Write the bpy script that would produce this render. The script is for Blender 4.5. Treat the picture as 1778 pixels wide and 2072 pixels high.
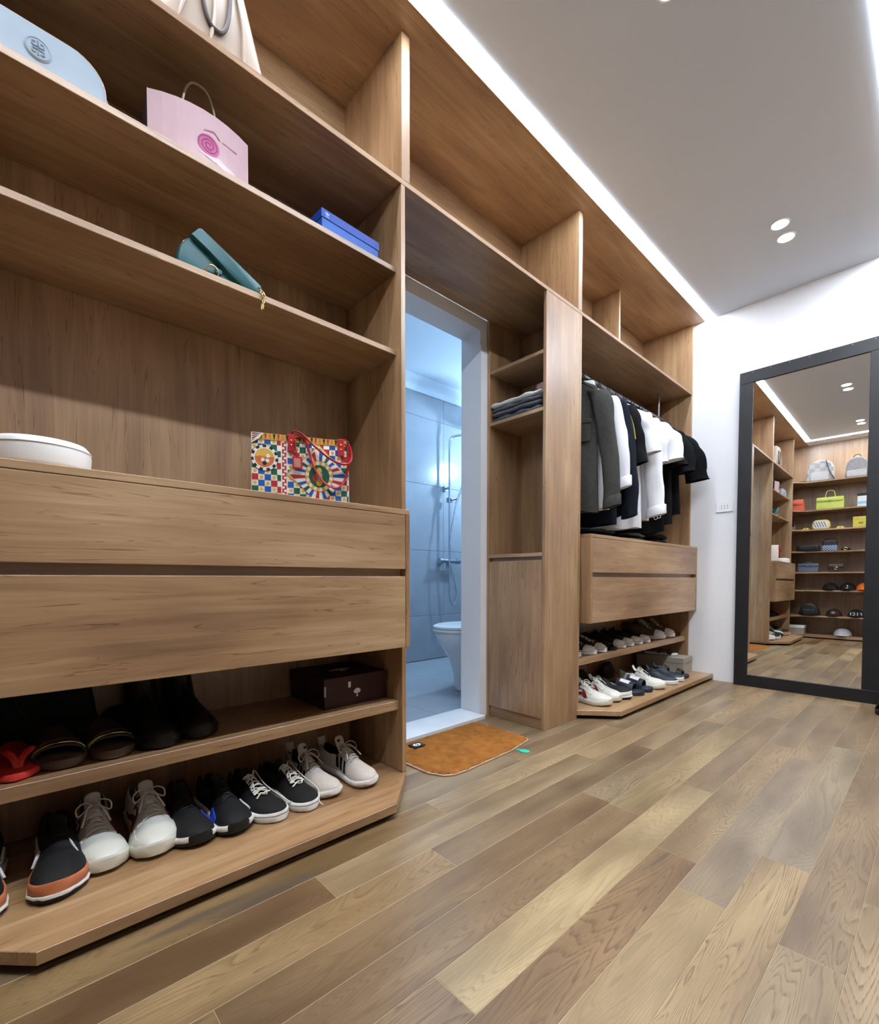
import bpy, bmesh, math, random
from math import sin, cos, pi, radians, sqrt
from mathutils import Vector, Matrix, noise

for o in list(bpy.data.objects):
    bpy.data.objects.remove(o, do_unlink=True)
SC = bpy.context.scene
COL = SC.collection
random.seed(7)

# ------------------------------------------------------------------ camera
W_PX, F_PX, YAW, PITCH, CV, CAM_H = 1778.0, 946.265, 47.1262, -1.8095, 1200.777, 0.75
ya, pt = radians(YAW), radians(PITCH)
fw = Vector((cos(ya), sin(ya), 0)); rt = Vector((sin(ya), -cos(ya), 0)); up = Vector((0, 0, 1))
fw2 = fw * cos(pt) + up * sin(pt); up2 = up * cos(pt) - fw * sin(pt)
cd = bpy.data.cameras.new('camera')
cam = bpy.data.objects.new('camera', cd); COL.objects.link(cam)
cam.matrix_world = Matrix(((rt.x, up2.x, -fw2.x, 0), (rt.y, up2.y, -fw2.y, 0), (rt.z, up2.z, -fw2.z, CAM_H), (0, 0, 0, 1)))
cd.sensor_fit = 'HORIZONTAL'; cd.sensor_width = 36.0
cd.lens = F_PX / W_PX * 36.0
cd.shift_y = (CV - 1036.0) / W_PX
cd.clip_start = 0.02; cd.clip_end = 50
SC.camera = cam

# ------------------------------------------------------------------ world, exposure, lamps
wd = bpy.data.worlds.new('world'); SC.world = wd; wd.use_nodes = True
wd.node_tree.nodes['Background'].inputs[0].default_value = (0.8, 0.9, 1.0, 1)
wd.node_tree.nodes['Background'].inputs[1].default_value = 0.0
SC.view_settings.view_transform = 'Standard'; SC.view_settings.look = 'None'
SC.view_settings.gamma = 1.0; SC.view_settings.use_curve_mapping = False
SC.view_settings.exposure = 0.16
SC.cycles.max_bounces = 5; SC.cycles.diffuse_bounces = 2; SC.cycles.glossy_bounces = 3; SC.cycles.transmission_bounces = 2
SC.cycles.caustics_reflective = True; SC.cycles.adaptive_threshold = 0.05; SC.cycles.adaptive_min_samples = 16
SC.cycles.sample_clamp_indirect = 6.0
SC.cycles.use_denoising = True

LED_POWER = 42.0          # radiance of the led profiles
SPOT_W = 42.0              # each ceiling downlight
BATH_W = 52.0

def light(name, typ, loc, energy, color=(1, 1, 1), **kw):
    l = bpy.data.lights.new(name, typ); l.energy = energy; l.color = color
    for k, v in kw.items(): setattr(l, k, v)
    o = bpy.data.objects.new(name, l); COL.objects.link(o); o.location = loc
    return o
# bathroom lamps: a ceiling panel and a small wall lamp beside the basin, out of view to the side
bl = light('bathroom_ceiling_lamp', 'AREA', (2.0, 2.4, 2.49), BATH_W * 0.35, (0.45, 0.72, 1.0), shape='RECTANGLE', size=0.5, size_y=0.5)
bl2 = light('bathroom_wall_lamp', 'POINT', (3.60, 2.68, 1.92), BATH_W * 0.85, (0.50, 0.76, 1.0), shadow_soft_size=0.035)

# ------------------------------------------------------------------ colour helpers and materials
def lin(c):
    return tuple(((x / 255.0) / 12.92 if x / 255.0 <= 0.04045 else ((x / 255.0 + 0.055) / 1.055) ** 2.4) for x in c)
MATS = {}
def new_mat(name):
    m = bpy.data.materials.new(name); m.use_nodes = True
    n = m.node_tree.nodes; l = m.node_tree.links
    return m, n, l, n['Principled BSDF']
def ramp(n, pts, interp='LINEAR'):
    r = n.new('ShaderNodeValToRGB'); r.color_ramp.interpolation = interp
    e = r.color_ramp.elements
    while len(e) < len(pts): e.new(0.5)
    for k, (p, c) in enumerate(pts):
        e[k].position = p; e[k].color = (*c, 1)
    return r
def plain(name, rgb, rough=0.55, metal=0.0, var=0.10, scale=35.0, bump=0.0, bscale=400.0, spec=0.4, coat=0.0, sheen=0.0, stretch=(1, 1, 1), alpha=1.0):
    """one colour with slight mottling and optional fine relief"""
    if name in MATS: return MATS[name]
    m, n, l, b = new_mat(name)
    tc = n.new('ShaderNodeTexCoord'); mp = n.new('ShaderNodeMapping'); mp.inputs['Scale'].default_value = stretch
    l.new(tc.outputs['Object'], mp.inputs['Vector'])
    nz = n.new('ShaderNodeTexNoise'); nz.inputs['Scale'].default_value = scale; nz.inputs['Detail'].default_value = 4
    l.new(mp.outputs[0], nz.inputs['Vector'])
    c = lin(rgb)
    r = ramp(n, [(0.3, tuple(x * (1 - var) for x in c)), (0.7, tuple(min(1, x * (1 + var)) for x in c))])
    l.new(nz.outputs['Fac'], r.inputs[0]); l.new(r.outputs[0], b.inputs['Base Color'])
    b.inputs['Roughness'].default_value = rough; b.inputs['Metallic'].default_value = metal
    b.inputs['Specular IOR Level'].default_value = spec
    b.inputs['Coat Weight'].default_value = coat
    if sheen: b.inputs['Sheen Weight'].default_value = sheen
    if bump:
        n2 = n.new('ShaderNodeTexNoise'); n2.inputs['Scale'].default_value = bscale; l.new(mp.outputs[0], n2.inputs['Vector'])
        bp = n.new('ShaderNodeBump'); bp.inputs['Strength'].default_value = bump; bp.inputs['Distance'].default_value = 0.002
        l.new(n2.outputs['Fac'], bp.inputs['Height']); l.new(bp.outputs[0], b.inputs['Normal'])
    MATS[name] = m
    return m
def emit(name, rgb, strength):
    if name in MATS: return MATS[name]
    m, n, l, b = new_mat(name)
    n.remove(b); e = n.new('ShaderNodeEmission'); e.inputs[0].default_value = (*rgb, 1); e.inputs[1].default_value = strength
    l.new(e.outputs[0], n['Material Output'].inputs[0]); MATS[name] = m
    return m
def mathn(n, l, op, a, b=None, clamp=False):
    k = n.new('ShaderNodeMath'); k.operation = op; k.use_clamp = clamp
    for i, v in enumerate((a, b)):
        if v is None: continue
        if isinstance(v, (int, float)): k.inputs[i].default_value = v
        else: l.new(v, k.inputs[i])
    return k.outputs[0]
def mixc(n, l, fac, a, b, mode='MIX'):
    k = n.new('ShaderNodeMix'); k.data_type = 'RGBA'; k.blend_type = mode
    if isinstance(fac, (int, float)): k.inputs[0].default_value = fac
    else: l.new(fac, k.inputs[0])
    for i, v in ((6, a), (7, b)):
        if isinstance(v, tuple): k.inputs[i].default_value = (*v, 1)
        else: l.new(v, k.inputs[i])
    return k.outputs[2]
def wood(name, axis, light_c=(192, 162, 124), mid_c=(161, 126, 90), dark_c=(110, 78, 52), rough=0.36):
    """oak laminate; axis is the grain direction"""
    if name in MATS: return MATS[name]
    m, n, l, b = new_mat(name)
    tc = n.new('ShaderNodeTexCoord')
    def nz(along, across, off, scale, detail=2, rgh=0.55, dist=0.0):
        mp = n.new('ShaderNodeMapping')
        mp.inputs['Scale'].default_value = tuple(along if 'XYZ'[i] == axis else across for i in range(3))
        mp.inputs['Location'].default_value = off
        l.new(tc.outputs['Object'], mp.inputs['Vector'])
        k = n.new('ShaderNodeTexNoise'); k.inputs['Scale'].default_value = scale; k.inputs['Detail'].default_value = detail
        k.inputs['Roughness'].default_value = rgh; k.inputs['Distortion'].default_value = dist
        l.new(mp.outputs[0], k.inputs['Vector']); return k.outputs['Fac']
    broad = nz(1.0, 3.2, (3.1, 1.7, 0.4), 1.5, 2)
    fine = nz(1.0, 42.0, (7, 1, 3), 4.0, 2, 0.6)
    crack = nz(0.5, 8.5, (1.3, 8.0, 4.4), 3.6, 3, 0.55, 0.8)
    base = ramp(n, [(0.28, lin(dark_c)), (0.50, lin(mid_c)), (0.74, lin(light_c))])
    s = mathn(n, l, 'ADD', mathn(n, l, 'MULTIPLY', broad, 0.62), mathn(n, l, 'MULTIPLY', crack, 0.38))
    l.new(s, base.inputs[0])
    fr = ramp(n, [(0.34, (0.90, 0.885, 0.87)), (0.62, (1.03, 1.03, 1.03))]); l.new(fine, fr.inputs[0])
    c1 = mixc(n, l, 1.0, base.outputs[0], fr.outputs[0], 'MULTIPLY')
    cr = ramp(n, [(0.488, (1, 1, 1)), (0.498, (0.46, 0.37, 0.29)), (0.503, (0.46, 0.37, 0.29)), (0.515, (1, 1, 1))]); l.new(crack, cr.inputs[0])
    kr = ramp(n, [(0.45, (0, 0, 0)), (0.57, (1, 1, 1))]); l.new(fine, kr.inputs[0])
    c2 = mixc(n, l, mathn(n, l, 'MULTIPLY', kr.outputs[0], 0.9), c1, mixc(n, l, 1.0, c1, cr.outputs[0], 'MULTIPLY'))
    l.new(c2, b.inputs['Base Color'])
    b.inputs['Roughness'].default_value = rough; b.inputs['Specular IOR Level'].default_value = 0.95
    MATS[name] = m
    return m
WX, WY, WZ = wood('oak_laminate_grain_x', 'X'), wood('oak_laminate_grain_y', 'Y'), wood('oak_laminate_grain_z', 'Z')
EDGE = wood('oak_edge_band', 'X', (200, 172, 140), (186, 154, 120), (160, 126, 94), 0.4)  # lighter oak: light caught on the edges is put into the colour
EDGEZ = wood('oak_lit_edge_z', 'Z', (200, 172, 140), (186, 154, 120), (160, 126, 94), 0.4)
def plank_mat():
    m, n, l, b = new_mat('oak_floor_plank')
    tc = n.new('ShaderNodeTexCoord'); oi = n.new('ShaderNodeObjectInfo')
    off = n.new('ShaderNodeCombineXYZ')
    l.new(mathn(n, l, 'MULTIPLY', oi.outputs['Random'], 37.0), off.inputs[0]); l.new(mathn(n, l, 'MULTIPLY', oi.outputs['Random'], 91.0), off.inputs[1])
    ad = n.new('ShaderNodeVectorMath'); ad.operation = 'ADD'; l.new(tc.outputs['Object'], ad.inputs[0]); l.new(off.outputs[0], ad.inputs[1])
    def nz(sc, scale, detail=2, rgh=0.55, dist=0.0):
        mp = n.new('ShaderNodeMapping'); mp.inputs['Scale'].default_value = sc; l.new(ad.outputs[0], mp.inputs['Vector'])
        k = n.new('ShaderNodeTexNoise'); k.inputs['Scale'].default_value = scale; k.inputs['Detail'].default_value = detail
        k.inputs['Roughness'].default_value = rgh; k.inputs['Distortion'].default_value = dist
        l.new(mp.outputs[0], k.inputs['Vector']); return k.outputs['Fac']
    warp = nz((0.95, 8.5, 1), 1.15, 2, 0.45, 0.45)
    tone = nz((1.4, 6.0, 1), 1.3, 2)
    fine = nz((4.0, 120.0, 1), 3.0, 2)
    ph = mathn(n, l, 'MULTIPLY', warp, 38.0)
    s = mathn(n, l, 'FRACT', ph)
    lines = ramp(n, [(0.0, (1, 1, 1)), (0.12, (0.8, 0.8, 0.8)), (0.38, (0.12, 0.12, 0.12)), (0.93, (0, 0, 0)), (1.0, (0.9, 0.9, 0.9))]); l.new(s, lines.inputs[0])
    am = ramp(n, [(0.34, (0.25, 0.25, 0.25)), (0.56, (1, 1, 1))]); l.new(tone, am.inputs[0])
    brk = ramp(n, [(0.40, (0.08, 0.08, 0.08)), (0.56, (1, 1, 1))]); l.new(fine, brk.inputs[0])
    rs = ramp(n, [(0.2, (0.38, 0.38, 0.38)), (0.9, (1, 1, 1))]); l.new(mathn(n, l, 'FRACT', mathn(n, l, 'MULTIPLY', oi.outputs['Random'], 7.31)), rs.inputs[0])
    la = mathn(n, l, 'MULTIPLY', mathn(n, l, 'MULTIPLY', mathn(n, l, 'MULTIPLY', lines.outputs[0], am.outputs[0]), brk.outputs[0]), rs.outputs[0])
    tr = ramp(n, [(0.34, (0.64, 0.59, 0.54)), (0.64, (1.22, 1.22, 1.20))]); l.new(tone, tr.inputs[0])
    fr = ramp(n, [(0.35, (0.86, 0.85, 0.83)), (0.65, (1.05, 1.05, 1.05))]); l.new(fine, fr.inputs[0])
    c = mixc(n, l, 1.0, oi.outputs['Color'], tr.outputs[0], 'MULTIPLY')
    c = mixc(n, l, 1.0, c, fr.outputs[0], 'MULTIPLY')
    c = mixc(n, l, la, c, mixc(n, l, 1.0, c, (0.33, 0.28, 0.22), 'MULTIPLY'))
    kr = ramp(n, [(0.70, (0, 0, 0)), (0.77, (1, 1, 1))]); l.new(warp, kr.inputs[0])
    c = mixc(n, l, mathn(n, l, 'MULTIPLY', kr.outputs[0], 0.7), c, (0.07, 0.055, 0.045))
    l.new(c, b.inputs['Base Color'])
    b.inputs['Roughness'].default_value = 0.38; b.inputs['Specular IOR Level'].default_value = 0.42
    return m
PLANK = plank_mat()
PAINT = plain('white_wall_paint', (232, 233, 236), 0.75, var=0.012, scale=3, bump=0.05, bscale=250)
CEILP = plain('white_ceiling_paint', (228, 238, 250), 0.85, var=0.01, scale=2, bump=0.04, bscale=200)
REVEAL = plain('white_reveal_paint', (236, 238, 242), 0.6, var=0.015, scale=4)
BLACKGAP = plain('toe_kick_black', (14, 13, 12), 0.7)
GROUT = plain('underlay_seam_glint', (176, 156, 128), 0.6)  # pale colour stands in for the glint of plank bevels at the seams
BLACK_FRAME = plain('black_stained_wood', (24, 25, 28), 0.50, var=0.25, scale=6, stretch=(1, 1, 1), bump=0.1, bscale=90)
CHROME = plain('chrome', (190, 198, 208), 0.14, 1.0, var=0.02)
STEEL = plain('brushed_steel', (150, 152, 156), 0.3, 1.0, var=0.03)
GOLD = plain('pale_gold_metal', (206, 186, 132), 0.25, 1.0, var=0.05)
CERAMIC = plain('white_ceramic', (226, 230, 236), 0.12, var=0.01, coat=0.4)
PLASTIC_W = plain('white_plastic', (234, 235, 236), 0.35, var=0.01)
DARKHOLE = plain('dark_hole', (40, 40, 42), 0.8)
mm, mn, ml, mb_ = new_mat('mirror_silver')
mb_.inputs['Metallic'].default_value = 1.0; mb_.inputs['Roughness'].default_value = 0.0
_t = mn.new('ShaderNodeTexNoise'); _t.inputs['Scale'].default_value = 3
_r = ramp(mn, [(0.0, (0.80, 0.80, 0.795)), (1.0, (0.84, 0.84, 0.835))]); ml.new(_t.outputs['Fac'], _r.inputs[0]); ml.new(_r.outputs[0], mb_.inputs['Base Color'])
MIRROR = mm
LEDM = emit('led_diffuser', (0.90, 0.98, 1.10), LED_POWER)
LEDR = emit('led_diffuser_side', (0.90, 0.98, 1.10), LED_POWER * 2.2)
LAMPM = emit('downlight_lens', (1.0, 0.97, 0.93), 30.0)

# ------------------------------------------------------------------ geometry helpers
class MB:
    """collects vertices and faces of one mesh"""
    def __init__(s): s.v = []; s.f = []; s.m = []; s.mats = []
    def mi(s, mat):
        if mat is None: return 0
        if mat not in s.mats: s.mats.append(mat)
        return s.mats.index(mat)
    def add(s, vs, fs, mat=None):
        o = len(s.v); s.v += [tuple(v) for v in vs]; k = s.mi(mat)
        for f in fs: s.f.append(tuple(i + o for i in f)); s.m.append(k)
        return s
    def box(s, x0, x1, y0, y1, z0, z1, mat=None):
        return s.add([(x0, y0, z0), (x1, y0, z0), (x1, y1, z0), (x0, y1, z0), (x0, y0, z1), (x1, y0, z1), (x1, y1, z1), (x0, y1, z1)],
                     [(0, 3, 2, 1), (4, 5, 6, 7), (0, 1, 5, 4), (1, 2, 6, 5), (2, 3, 7, 6), (3, 0, 4, 7)], mat)
    def prism(s, pts, z0, z1, mat=None, plane='XY'):
        n = len(pts)
        def P(a, b, c): return (a, b, c) if plane == 'XY' else ((a, c, b) if plane == 'XZ' else (c, a, b))
        vs = [P(x, y, z0) for x, y in pts] + [P(x, y, z1) for x, y in pts]
        fs = [tuple(range(n))[::-1], tuple(range(n, 2 * n))] + [(i, (i + 1) % n, n + (i + 1) % n, n + i) for i in range(n)]
        return s.add(vs, fs, mat)
    def loft(s, rings, mat=None, closed=True, cap=True, matfn=None):
        n = len(rings[0]); o = len(s.v)
        for r in rings: s.v += [tuple(p) for p in r]
        for i in range(len(rings) - 1):
            for j in range(n if closed else n - 1):
                k = (j + 1) % n
                s.f.append((o + i * n + j, o + i * n + k, o + (i + 1) * n + k, o + (i + 1) * n + j))
                s.m.append(s.mi(matfn(i, j) if matfn else mat))
        if cap and closed:
            s.f.append(tuple(o + j for j in range(n))[::-1]); s.m.append(s.mi(matfn(0, 0) if matfn else mat))
            e = o + (len(rings) - 1) * n
            s.f.append(tuple(e + j for j in range(n))); s.m.append(s.mi(matfn(len(rings) - 2, 0) if matfn else mat))
        return s
    def tube(s, path, r, n=8, mat=None, cap=True, flat=1.0, closed=False):
        P = [Vector(p) for p in path]; rings = []
        N = len(P); prev = None
        for i, p in enumerate(P):
            a = P[(i - 1) % N] if (closed or i > 0) else p
            b = P[(i + 1) % N] if (closed or i < N - 1) else p
            t = (b - a); t = t.normalized() if t.length > 1e-9 else Vector((0, 0, 1))
            if prev is None:
                h = Vector((0, 0, 1)) if abs(t.z) < 0.9 else Vector((1, 0, 0))
                u = t.cross(h).normalized()
            else:
                u = (prev - t * prev.dot(t)); u = u.normalized() if u.length > 1e-6 else t.orthogonal().normalized()
            prev = u; w = t.cross(u)
            rr = r[i] if isinstance(r, (list, tuple)) else r
            rings.append([p + u * (rr * cos(2 * pi * k / n)) + w * (rr * flat * sin(2 * pi * k / n)) for k in range(n)])
        if closed: rings.append(rings[0]); cap = False
        return s.loft(rings, mat, True, cap)
    def lathe(s, prof, c=(0, 0, 0), n=24, mat=None, axis='Z', sx=1.0, sy=1.0):
        rings = []
        for r, z in prof:
            ring = []
            for k in range(n):
                a = 2 * pi * k / n; x, y = r * cos(a) * sx, r * sin(a) * sy
                q = (x, y, z) if axis == 'Z' else ((x, z, y) if axis == 'Y' else (z, x, y))
                ring.append((c[0] + q[0], c[1] + q[1], c[2] + q[2]))
            rings.append(ring)
        return s.loft(rings, mat)
    def build(s, name, mat=None, parent=None, org=(0, 0, 0), smooth=False, bevel=0.0, sub=0, seg=1, solid=0.0, ang=40):
        me = bpy.data.meshes.new(name)
        me.from_pydata([(x - org[0], y - org[1], z - org[2]) for x, y, z in s.v], [], s.f)
        ms = s.mats if s.mats else [mat]
        for q in ms: me.materials.append(q)
        if len(ms) > 1: me.polygons.foreach_set('material_index', s.m)
        bmx = bmesh.new(); bmx.from_mesh(me); bmesh.ops.recalc_face_normals(bmx, faces=bmx.faces); bmx.to_mesh(me); bmx.free()
        if smooth:
            me.polygons.foreach_set('use_smooth', [True] * len(me.polygons))
            if ang < 180 and not sub: me.set_sharp_from_angle(angle=radians(ang))
        me.update()
        o = bpy.data.objects.new(name, me); COL.objects.link(o)
        if parent is not None: o.parent = parent
        if parent is None: o.location = org
        if solid:
            q = o.modifiers.new('s', 'SOLIDIFY'); q.thickness = solid; q.offset = 0
        if bevel:
            q = o.modifiers.new('b', 'BEVEL'); q.width = bevel; q.segments = seg; q.limit_method = 'ANGLE'; q.angle_limit = radians(50)
        if sub:
            q = o.modifiers.new('u', 'SUBSURF'); q.levels = sub; q.render_levels = sub
        return o
def tag(o, label=None, cat=None, group=None, kind=None):
    if label: o['label'] = label
    if cat: o['category'] = cat
    if group: o['group'] = group
    if kind: o['kind'] = kind
    return o
def thing(name, label, cat, loc=(0, 0, 0), rz=0.0, group=None):
    o = bpy.data.objects.new(name, None); COL.objects.link(o); o.empty_display_size = 0.05
    o.location = loc; o.rotation_euler = (0, 0, rz)
    return tag(o, label, cat, group)
def struct(name):
    o = bpy.data.objects.new(name, None); COL.objects.link(o); o['kind'] = 'structure'; o.empty_display_size = 0.05
    return o
def board(parent, name, x0, x1, y0, y1, z0, z1, mat, org=None, bevel=0.0012):
    org = org if org is not None else tuple(parent.location)
    return MB().box(x0, x1, y0, y1, z0, z1).build(name, mat, parent, org, bevel=bevel)
def interp(xs, ys, x):
    if x <= xs[0]: return ys[0]
    for i in range(len(xs) - 1):
        if x <= xs[i + 1]:
            t = (x - xs[i]) / (xs[i + 1] - xs[i]); t = t * t * (3 - 2 * t) * 0.5 + t * 0.5
            return ys[i] + (ys[i + 1] - ys[i]) * t
    return ys[-1]
def bez(pts, n=24):
    """smooth curve through points (Catmull-Rom)"""
    P = [Vector(p) for p in pts]; P = [P[0] * 2 - P[1]] + P + [P[-1] * 2 - P[-2]]; out = []
    segs = len(P) - 3; per = max(2, n // segs)
    for i in range(segs):
        a, b, c, d = P[i:i + 4]
        for k in range(per):
            t = k / per
            out.append(0.5 * ((2 * b) + (c - a) * t + (2 * a - 5 * b + 4 * c - d) * t * t + (3 * b - a - 3 * c + d) * t ** 3))
    out.append(P[-2]); return out
def rrect(w, h, r, n=4):
    out = []
    for cx, cy, a0 in ((w / 2 - r, h / 2 - r, 0), (-w / 2 + r, h / 2 - r, 90), (-w / 2 + r, -h / 2 + r, 180), (w / 2 - r, -h / 2 + r, 270)):
        for k in range(n + 1):
            a = radians(a0 + 90 * k / n); out.append((cx + r * cos(a), cy + r * sin(a)))
    return out
def puff(outline, y0, y1, inset=0.012, lay=4):
    """rings of an XZ outline extruded along Y with rounded rims"""
    cx = sum(p[0] for p in outline) / len(outline); cz = sum(p[1] for p in outline) / len(outline)
    span = max(max(abs(p[0] - cx), abs(p[1] - cz)) for p in outline)
    rings = []
    prof = []
    for k in range(lay + 1):
        a = pi / 2 * k / lay; prof.append((inset * (1 - sin(a)), y0 + inset * (1 - cos(a))))
    prof += [(i, y1 - (y - y0)) for i, y in prof[::-1]]
    for ins, y in prof:
        f = 1 - ins / span
        rings.append([(cx + (p[0] - cx) * f, y, cz + (p[1] - cz) * f) for p in outline])
    return rings

# dimensions of the room (metres): X along the wardrobe, Y towards it, Z up
F, D, ZC = 1.318, 1.700, 2.65            # wardrobe front, wall behind, ceiling
XW, XL, YR = 3.828, -0.70, -0.95         # mirror wall, wall behind the camera, far side wall
XA0, XA1 = -0.14, 1.059                  # first wardrobe unit
XB0, XB1 = 1.9225, 2.2241                # tower beside the bathroom door
T = 0.018

# ================================================================== the setting
# floor: every plank a board of its own with a fine groove around it
floor = struct('floor')
MB().box(XL, XW, YR, D + 0.005, -0.03, -0.0006).build('underlay', GROUT, floor)
PITCH_Y, PLEN = 0.1055, 1.22
ROW0 = 0.214
joints = {0: 1.485, 1: 1.185, 2: 0.10, 3: 0.578, 4: 1.46, 5: 0.25, 6: 0.85, 7: 0.556, 8: 1.02, 9: 0.32, 10: 0.70, 11: 0.15, 12: 0.95, 13: 0.45}
tones = [(152, 134, 110), (144, 126, 103), (138, 121, 100), (160, 143, 117), (148, 133, 112), (134, 117, 97), (156, 140, 116), (143, 129, 109)]
special = {(3, 1): (168, 153, 124), (3, 0): (140, 120, 96), (2, 1): (136, 113, 87), (2, 2): (158, 140, 112), (5, 1): (132, 112, 88), (1, 0): (162, 145, 115), (1, 1): (140, 127, 110), (0, 0): (160, 141, 110), (0, 1): (146, 135, 119), (2, 0): (142, 121, 96), (4, 0): (136, 116, 92), (4, 1): (154, 140, 112), (5, 0): (138, 117, 92), (7, 0): (126, 104, 80), (6, 0): (150, 130, 101), (8, 0): (138, 118, 89)}
rng = random.Random(11)
nrow0 = math.floor((YR - ROW0) / PITCH_Y)
for rrow in range(nrow0, math.ceil((D - ROW0) / PITCH_Y)):
    ylo, yhi = ROW0 + rrow * PITCH_Y, ROW0 + (rrow + 1) * PITCH_Y
    ylo, yhi = max(ylo, YR), min(yhi, D + 0.005)
    j0 = joints.get(rrow, rng.uniform(0.0, PLEN))
    k = -2
    while j0 + k * PLEN < XW:
        x0, x1 = max(XL, j0 + (k - 1 + 1) * PLEN), min(XW, j0 + (k + 1) * PLEN)
        kk = k; k += 1
        if x1 - x0 < 0.01: continue
        g = 0.0003
        cx, cy = (x0 + x1) / 2, (ylo + yhi) / 2; hx, hy = (x1 - x0) / 2 - g, (yhi - ylo) / 2 - g; e = 0.0008
        vs = [(-hx, -hy, -0.006), (hx, -hy, -0.006), (hx, hy, -0.006), (-hx, hy, -0.006),
              (-hx, -hy, -e * 0.8), (hx, -hy, -e * 0.8), (hx, hy, -e * 0.8), (-hx, hy, -e * 0.8),
              (-hx + e, -hy + e, 0), (hx - e, -hy + e, 0), (hx - e, hy - e, 0), (-hx + e, hy - e, 0)]
        fs = [(0, 1, 5, 4), (1, 2, 6, 5), (2, 3, 7, 6), (3, 0, 4, 7), (4, 5, 9, 8), (5, 6, 10, 9), (6, 7, 11, 10), (7, 4, 8, 11), (8, 9, 10, 11)]
        o = MB().add(vs, fs).build('plank', PLANK, floor)
        o.location = (cx, cy, 0)
        c = special.get((rrow, kk + 1)) or rng.choice(tones)
        jit = rng.uniform(0.93, 1.07)
        o.color = (*[min(1, q * jit * 0.74 * w_) for q, w_ in zip(lin(c), (1.06, 0.98, 0.87))], 1)

# ceiling
ceil = MB().box(XL - 0.1, XW + 0.1, YR - 0.1, D + 0.14, ZC, ZC + 0.1).build('ceiling', CEILP); tag(ceil, kind='structure')
# walls
def wallbox(name, *a, mat=PAINT):
    return tag(MB().box(*a).build(name, mat), kind='structure')
wallbox('wall_end', XW, XW + 0.12, YR - 0.1, 3.4, -0.03, ZC)
wallbox('wall_left', XL - 0.12, XL, YR - 0.1, 1.84, -0.03, ZC)
wallbox('wall_right', XL - 0.1, XW + 0.1, YR - 0.12, YR, -0.03, ZC, mat=plain('taupe_dim_bounce_paint', (150, 140, 130), 0.75, var=0.02, scale=3))  # unseen wall, its paint darkened to weaken the light it bounces
DX0, DX1, DZ = 1.18, 1.874, 2.066
wb = struct('wall_back')
MB().box(XL, DX0, D, 1.84, -0.03, ZC).box(DX1, XW, D, 1.84, -0.03, ZC).box(DX0, DX1, D, 1.84, DZ, ZC).build('plaster', REVEAL, wb)
# marble threshold of the bathroom doorway
thr = struct('door_1')
MARBLE = plain('white_marble_threshold', (222, 226, 230), 0.25, var=0.05, scale=8)
MB().box(DX0, DX1, D - 0.045, 1.845, -0.02, 0.018).build('threshold', MARBLE, thr, bevel=0.003)
# white strip added for the brightly lit plaster below the shade edge
for nm, a in (('lit_strip', (DX1, XB0 + 0.02, D - 0.006, D - 0.0005, 0.0, 1.99)),):
    MB().box(*a).build(nm, REVEAL, thr)

# baseboard line along the mirror wall
tag(MB().box(XW - 0.006, XW - 0.0005, YR, 1.0, 0.0, 0.012).build('baseboard_end', PLASTIC_W), kind='structure')

# ------------------------------------------------------------------ bathroom
def tile_mat(name, rgb, rough, var):
    m, n, l, b = new_mat(name)
    tc = n.new('ShaderNodeTexCoord'); oi = n.new('ShaderNodeObjectInfo')
    k = n.new('ShaderNodeTexNoise'); k.inputs['Scale'].default_value = 2.2; k.inputs['Detail'].default_value = 7; k.inputs['Roughness'].default_value = 0.62
    ad = n.new('ShaderNodeVectorMath'); ad.operation = 'ADD'; l.new(tc.outputs['Object'], ad.inputs[0])
    cb = n.new('ShaderNodeCombineXYZ'); l.new(mathn(n, l, 'MULTIPLY', oi.outputs['Random'], 50.0), cb.inputs[0]); l.new(cb.outputs[0], ad.inputs[1]); l.new(ad.outputs[0], k.inputs['Vector'])
    c = lin(rgb); r = ramp(n, [(0.3, tuple(x * (1 - var) for x in c)), (0.72, tuple(min(1, x * (1 + var)) for x in c))])
    l.new(k.outputs['Fac'], r.inputs[0]); l.new(r.outputs[0], b.inputs['Base Color'])
    b.inputs['Roughness'].default_value = rough; b.inputs['Specular IOR Level'].default_value = 0.5
    return m
WTILE = tile_mat('grey_stone_wall_tile', (150, 156, 166), 0.22, 0.14)
FTILE = tile_mat('grey_stone_floor_tile', (158, 164, 172), 0.30, 0.10)
GROUTB = plain('tile_grout', (120, 126, 134), 0.8)
BX0, BX1, BY0, BY1, BZ = 0.85, 3.75, 1.84, 3.24, 2.52
wbb = struct('wall_bathroom_back')
MB().box(BX0, BX1, BY1 + 0.008, BY1 + 0.1, -0.05, ZC).build('grout_bed', GROUTB, wbb)
for iz in range(5):
    for ix in range(4):
        x0, x1 = max(BX0, 0.66 + ix * 0.8), min(BX1, 0.66 + (ix + 1) * 0.8)
        z0, z1 = iz * 0.6 - 0.19 * 1, min((iz + 1) * 0.6 - 0.19, BZ - 0.02)
        z0 = max(z0, 0.0)
        if x1 - x0 < 0.02 or z1 - z0 < 0.02: continue
        MB().box(x0 + 0.001, x1 - 0.001, BY1, BY1 + 0.01, z0 + 0.001, z1 - 0.001).build('tile', WTILE, wbb, bevel=0.001)
for nm, a in (('wall_bathroom_left', (BX0 - 0.1, BX0, 1.84, BY1 + 0.1, -0.05, ZC)), ('wall_bathroom_right', (BX1, BX1 + 0.06, 1.84, BY1 + 0.1, -0.05, ZC)),):
    wallbox(nm, *a, mat=WTILE)
tag(MB().box(BX0, BX1, 1.84, BY1 + 0.1, BZ, BZ + 0.1).build('ceiling_bathroom', CEILP), kind='structure')
cor = []
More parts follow.
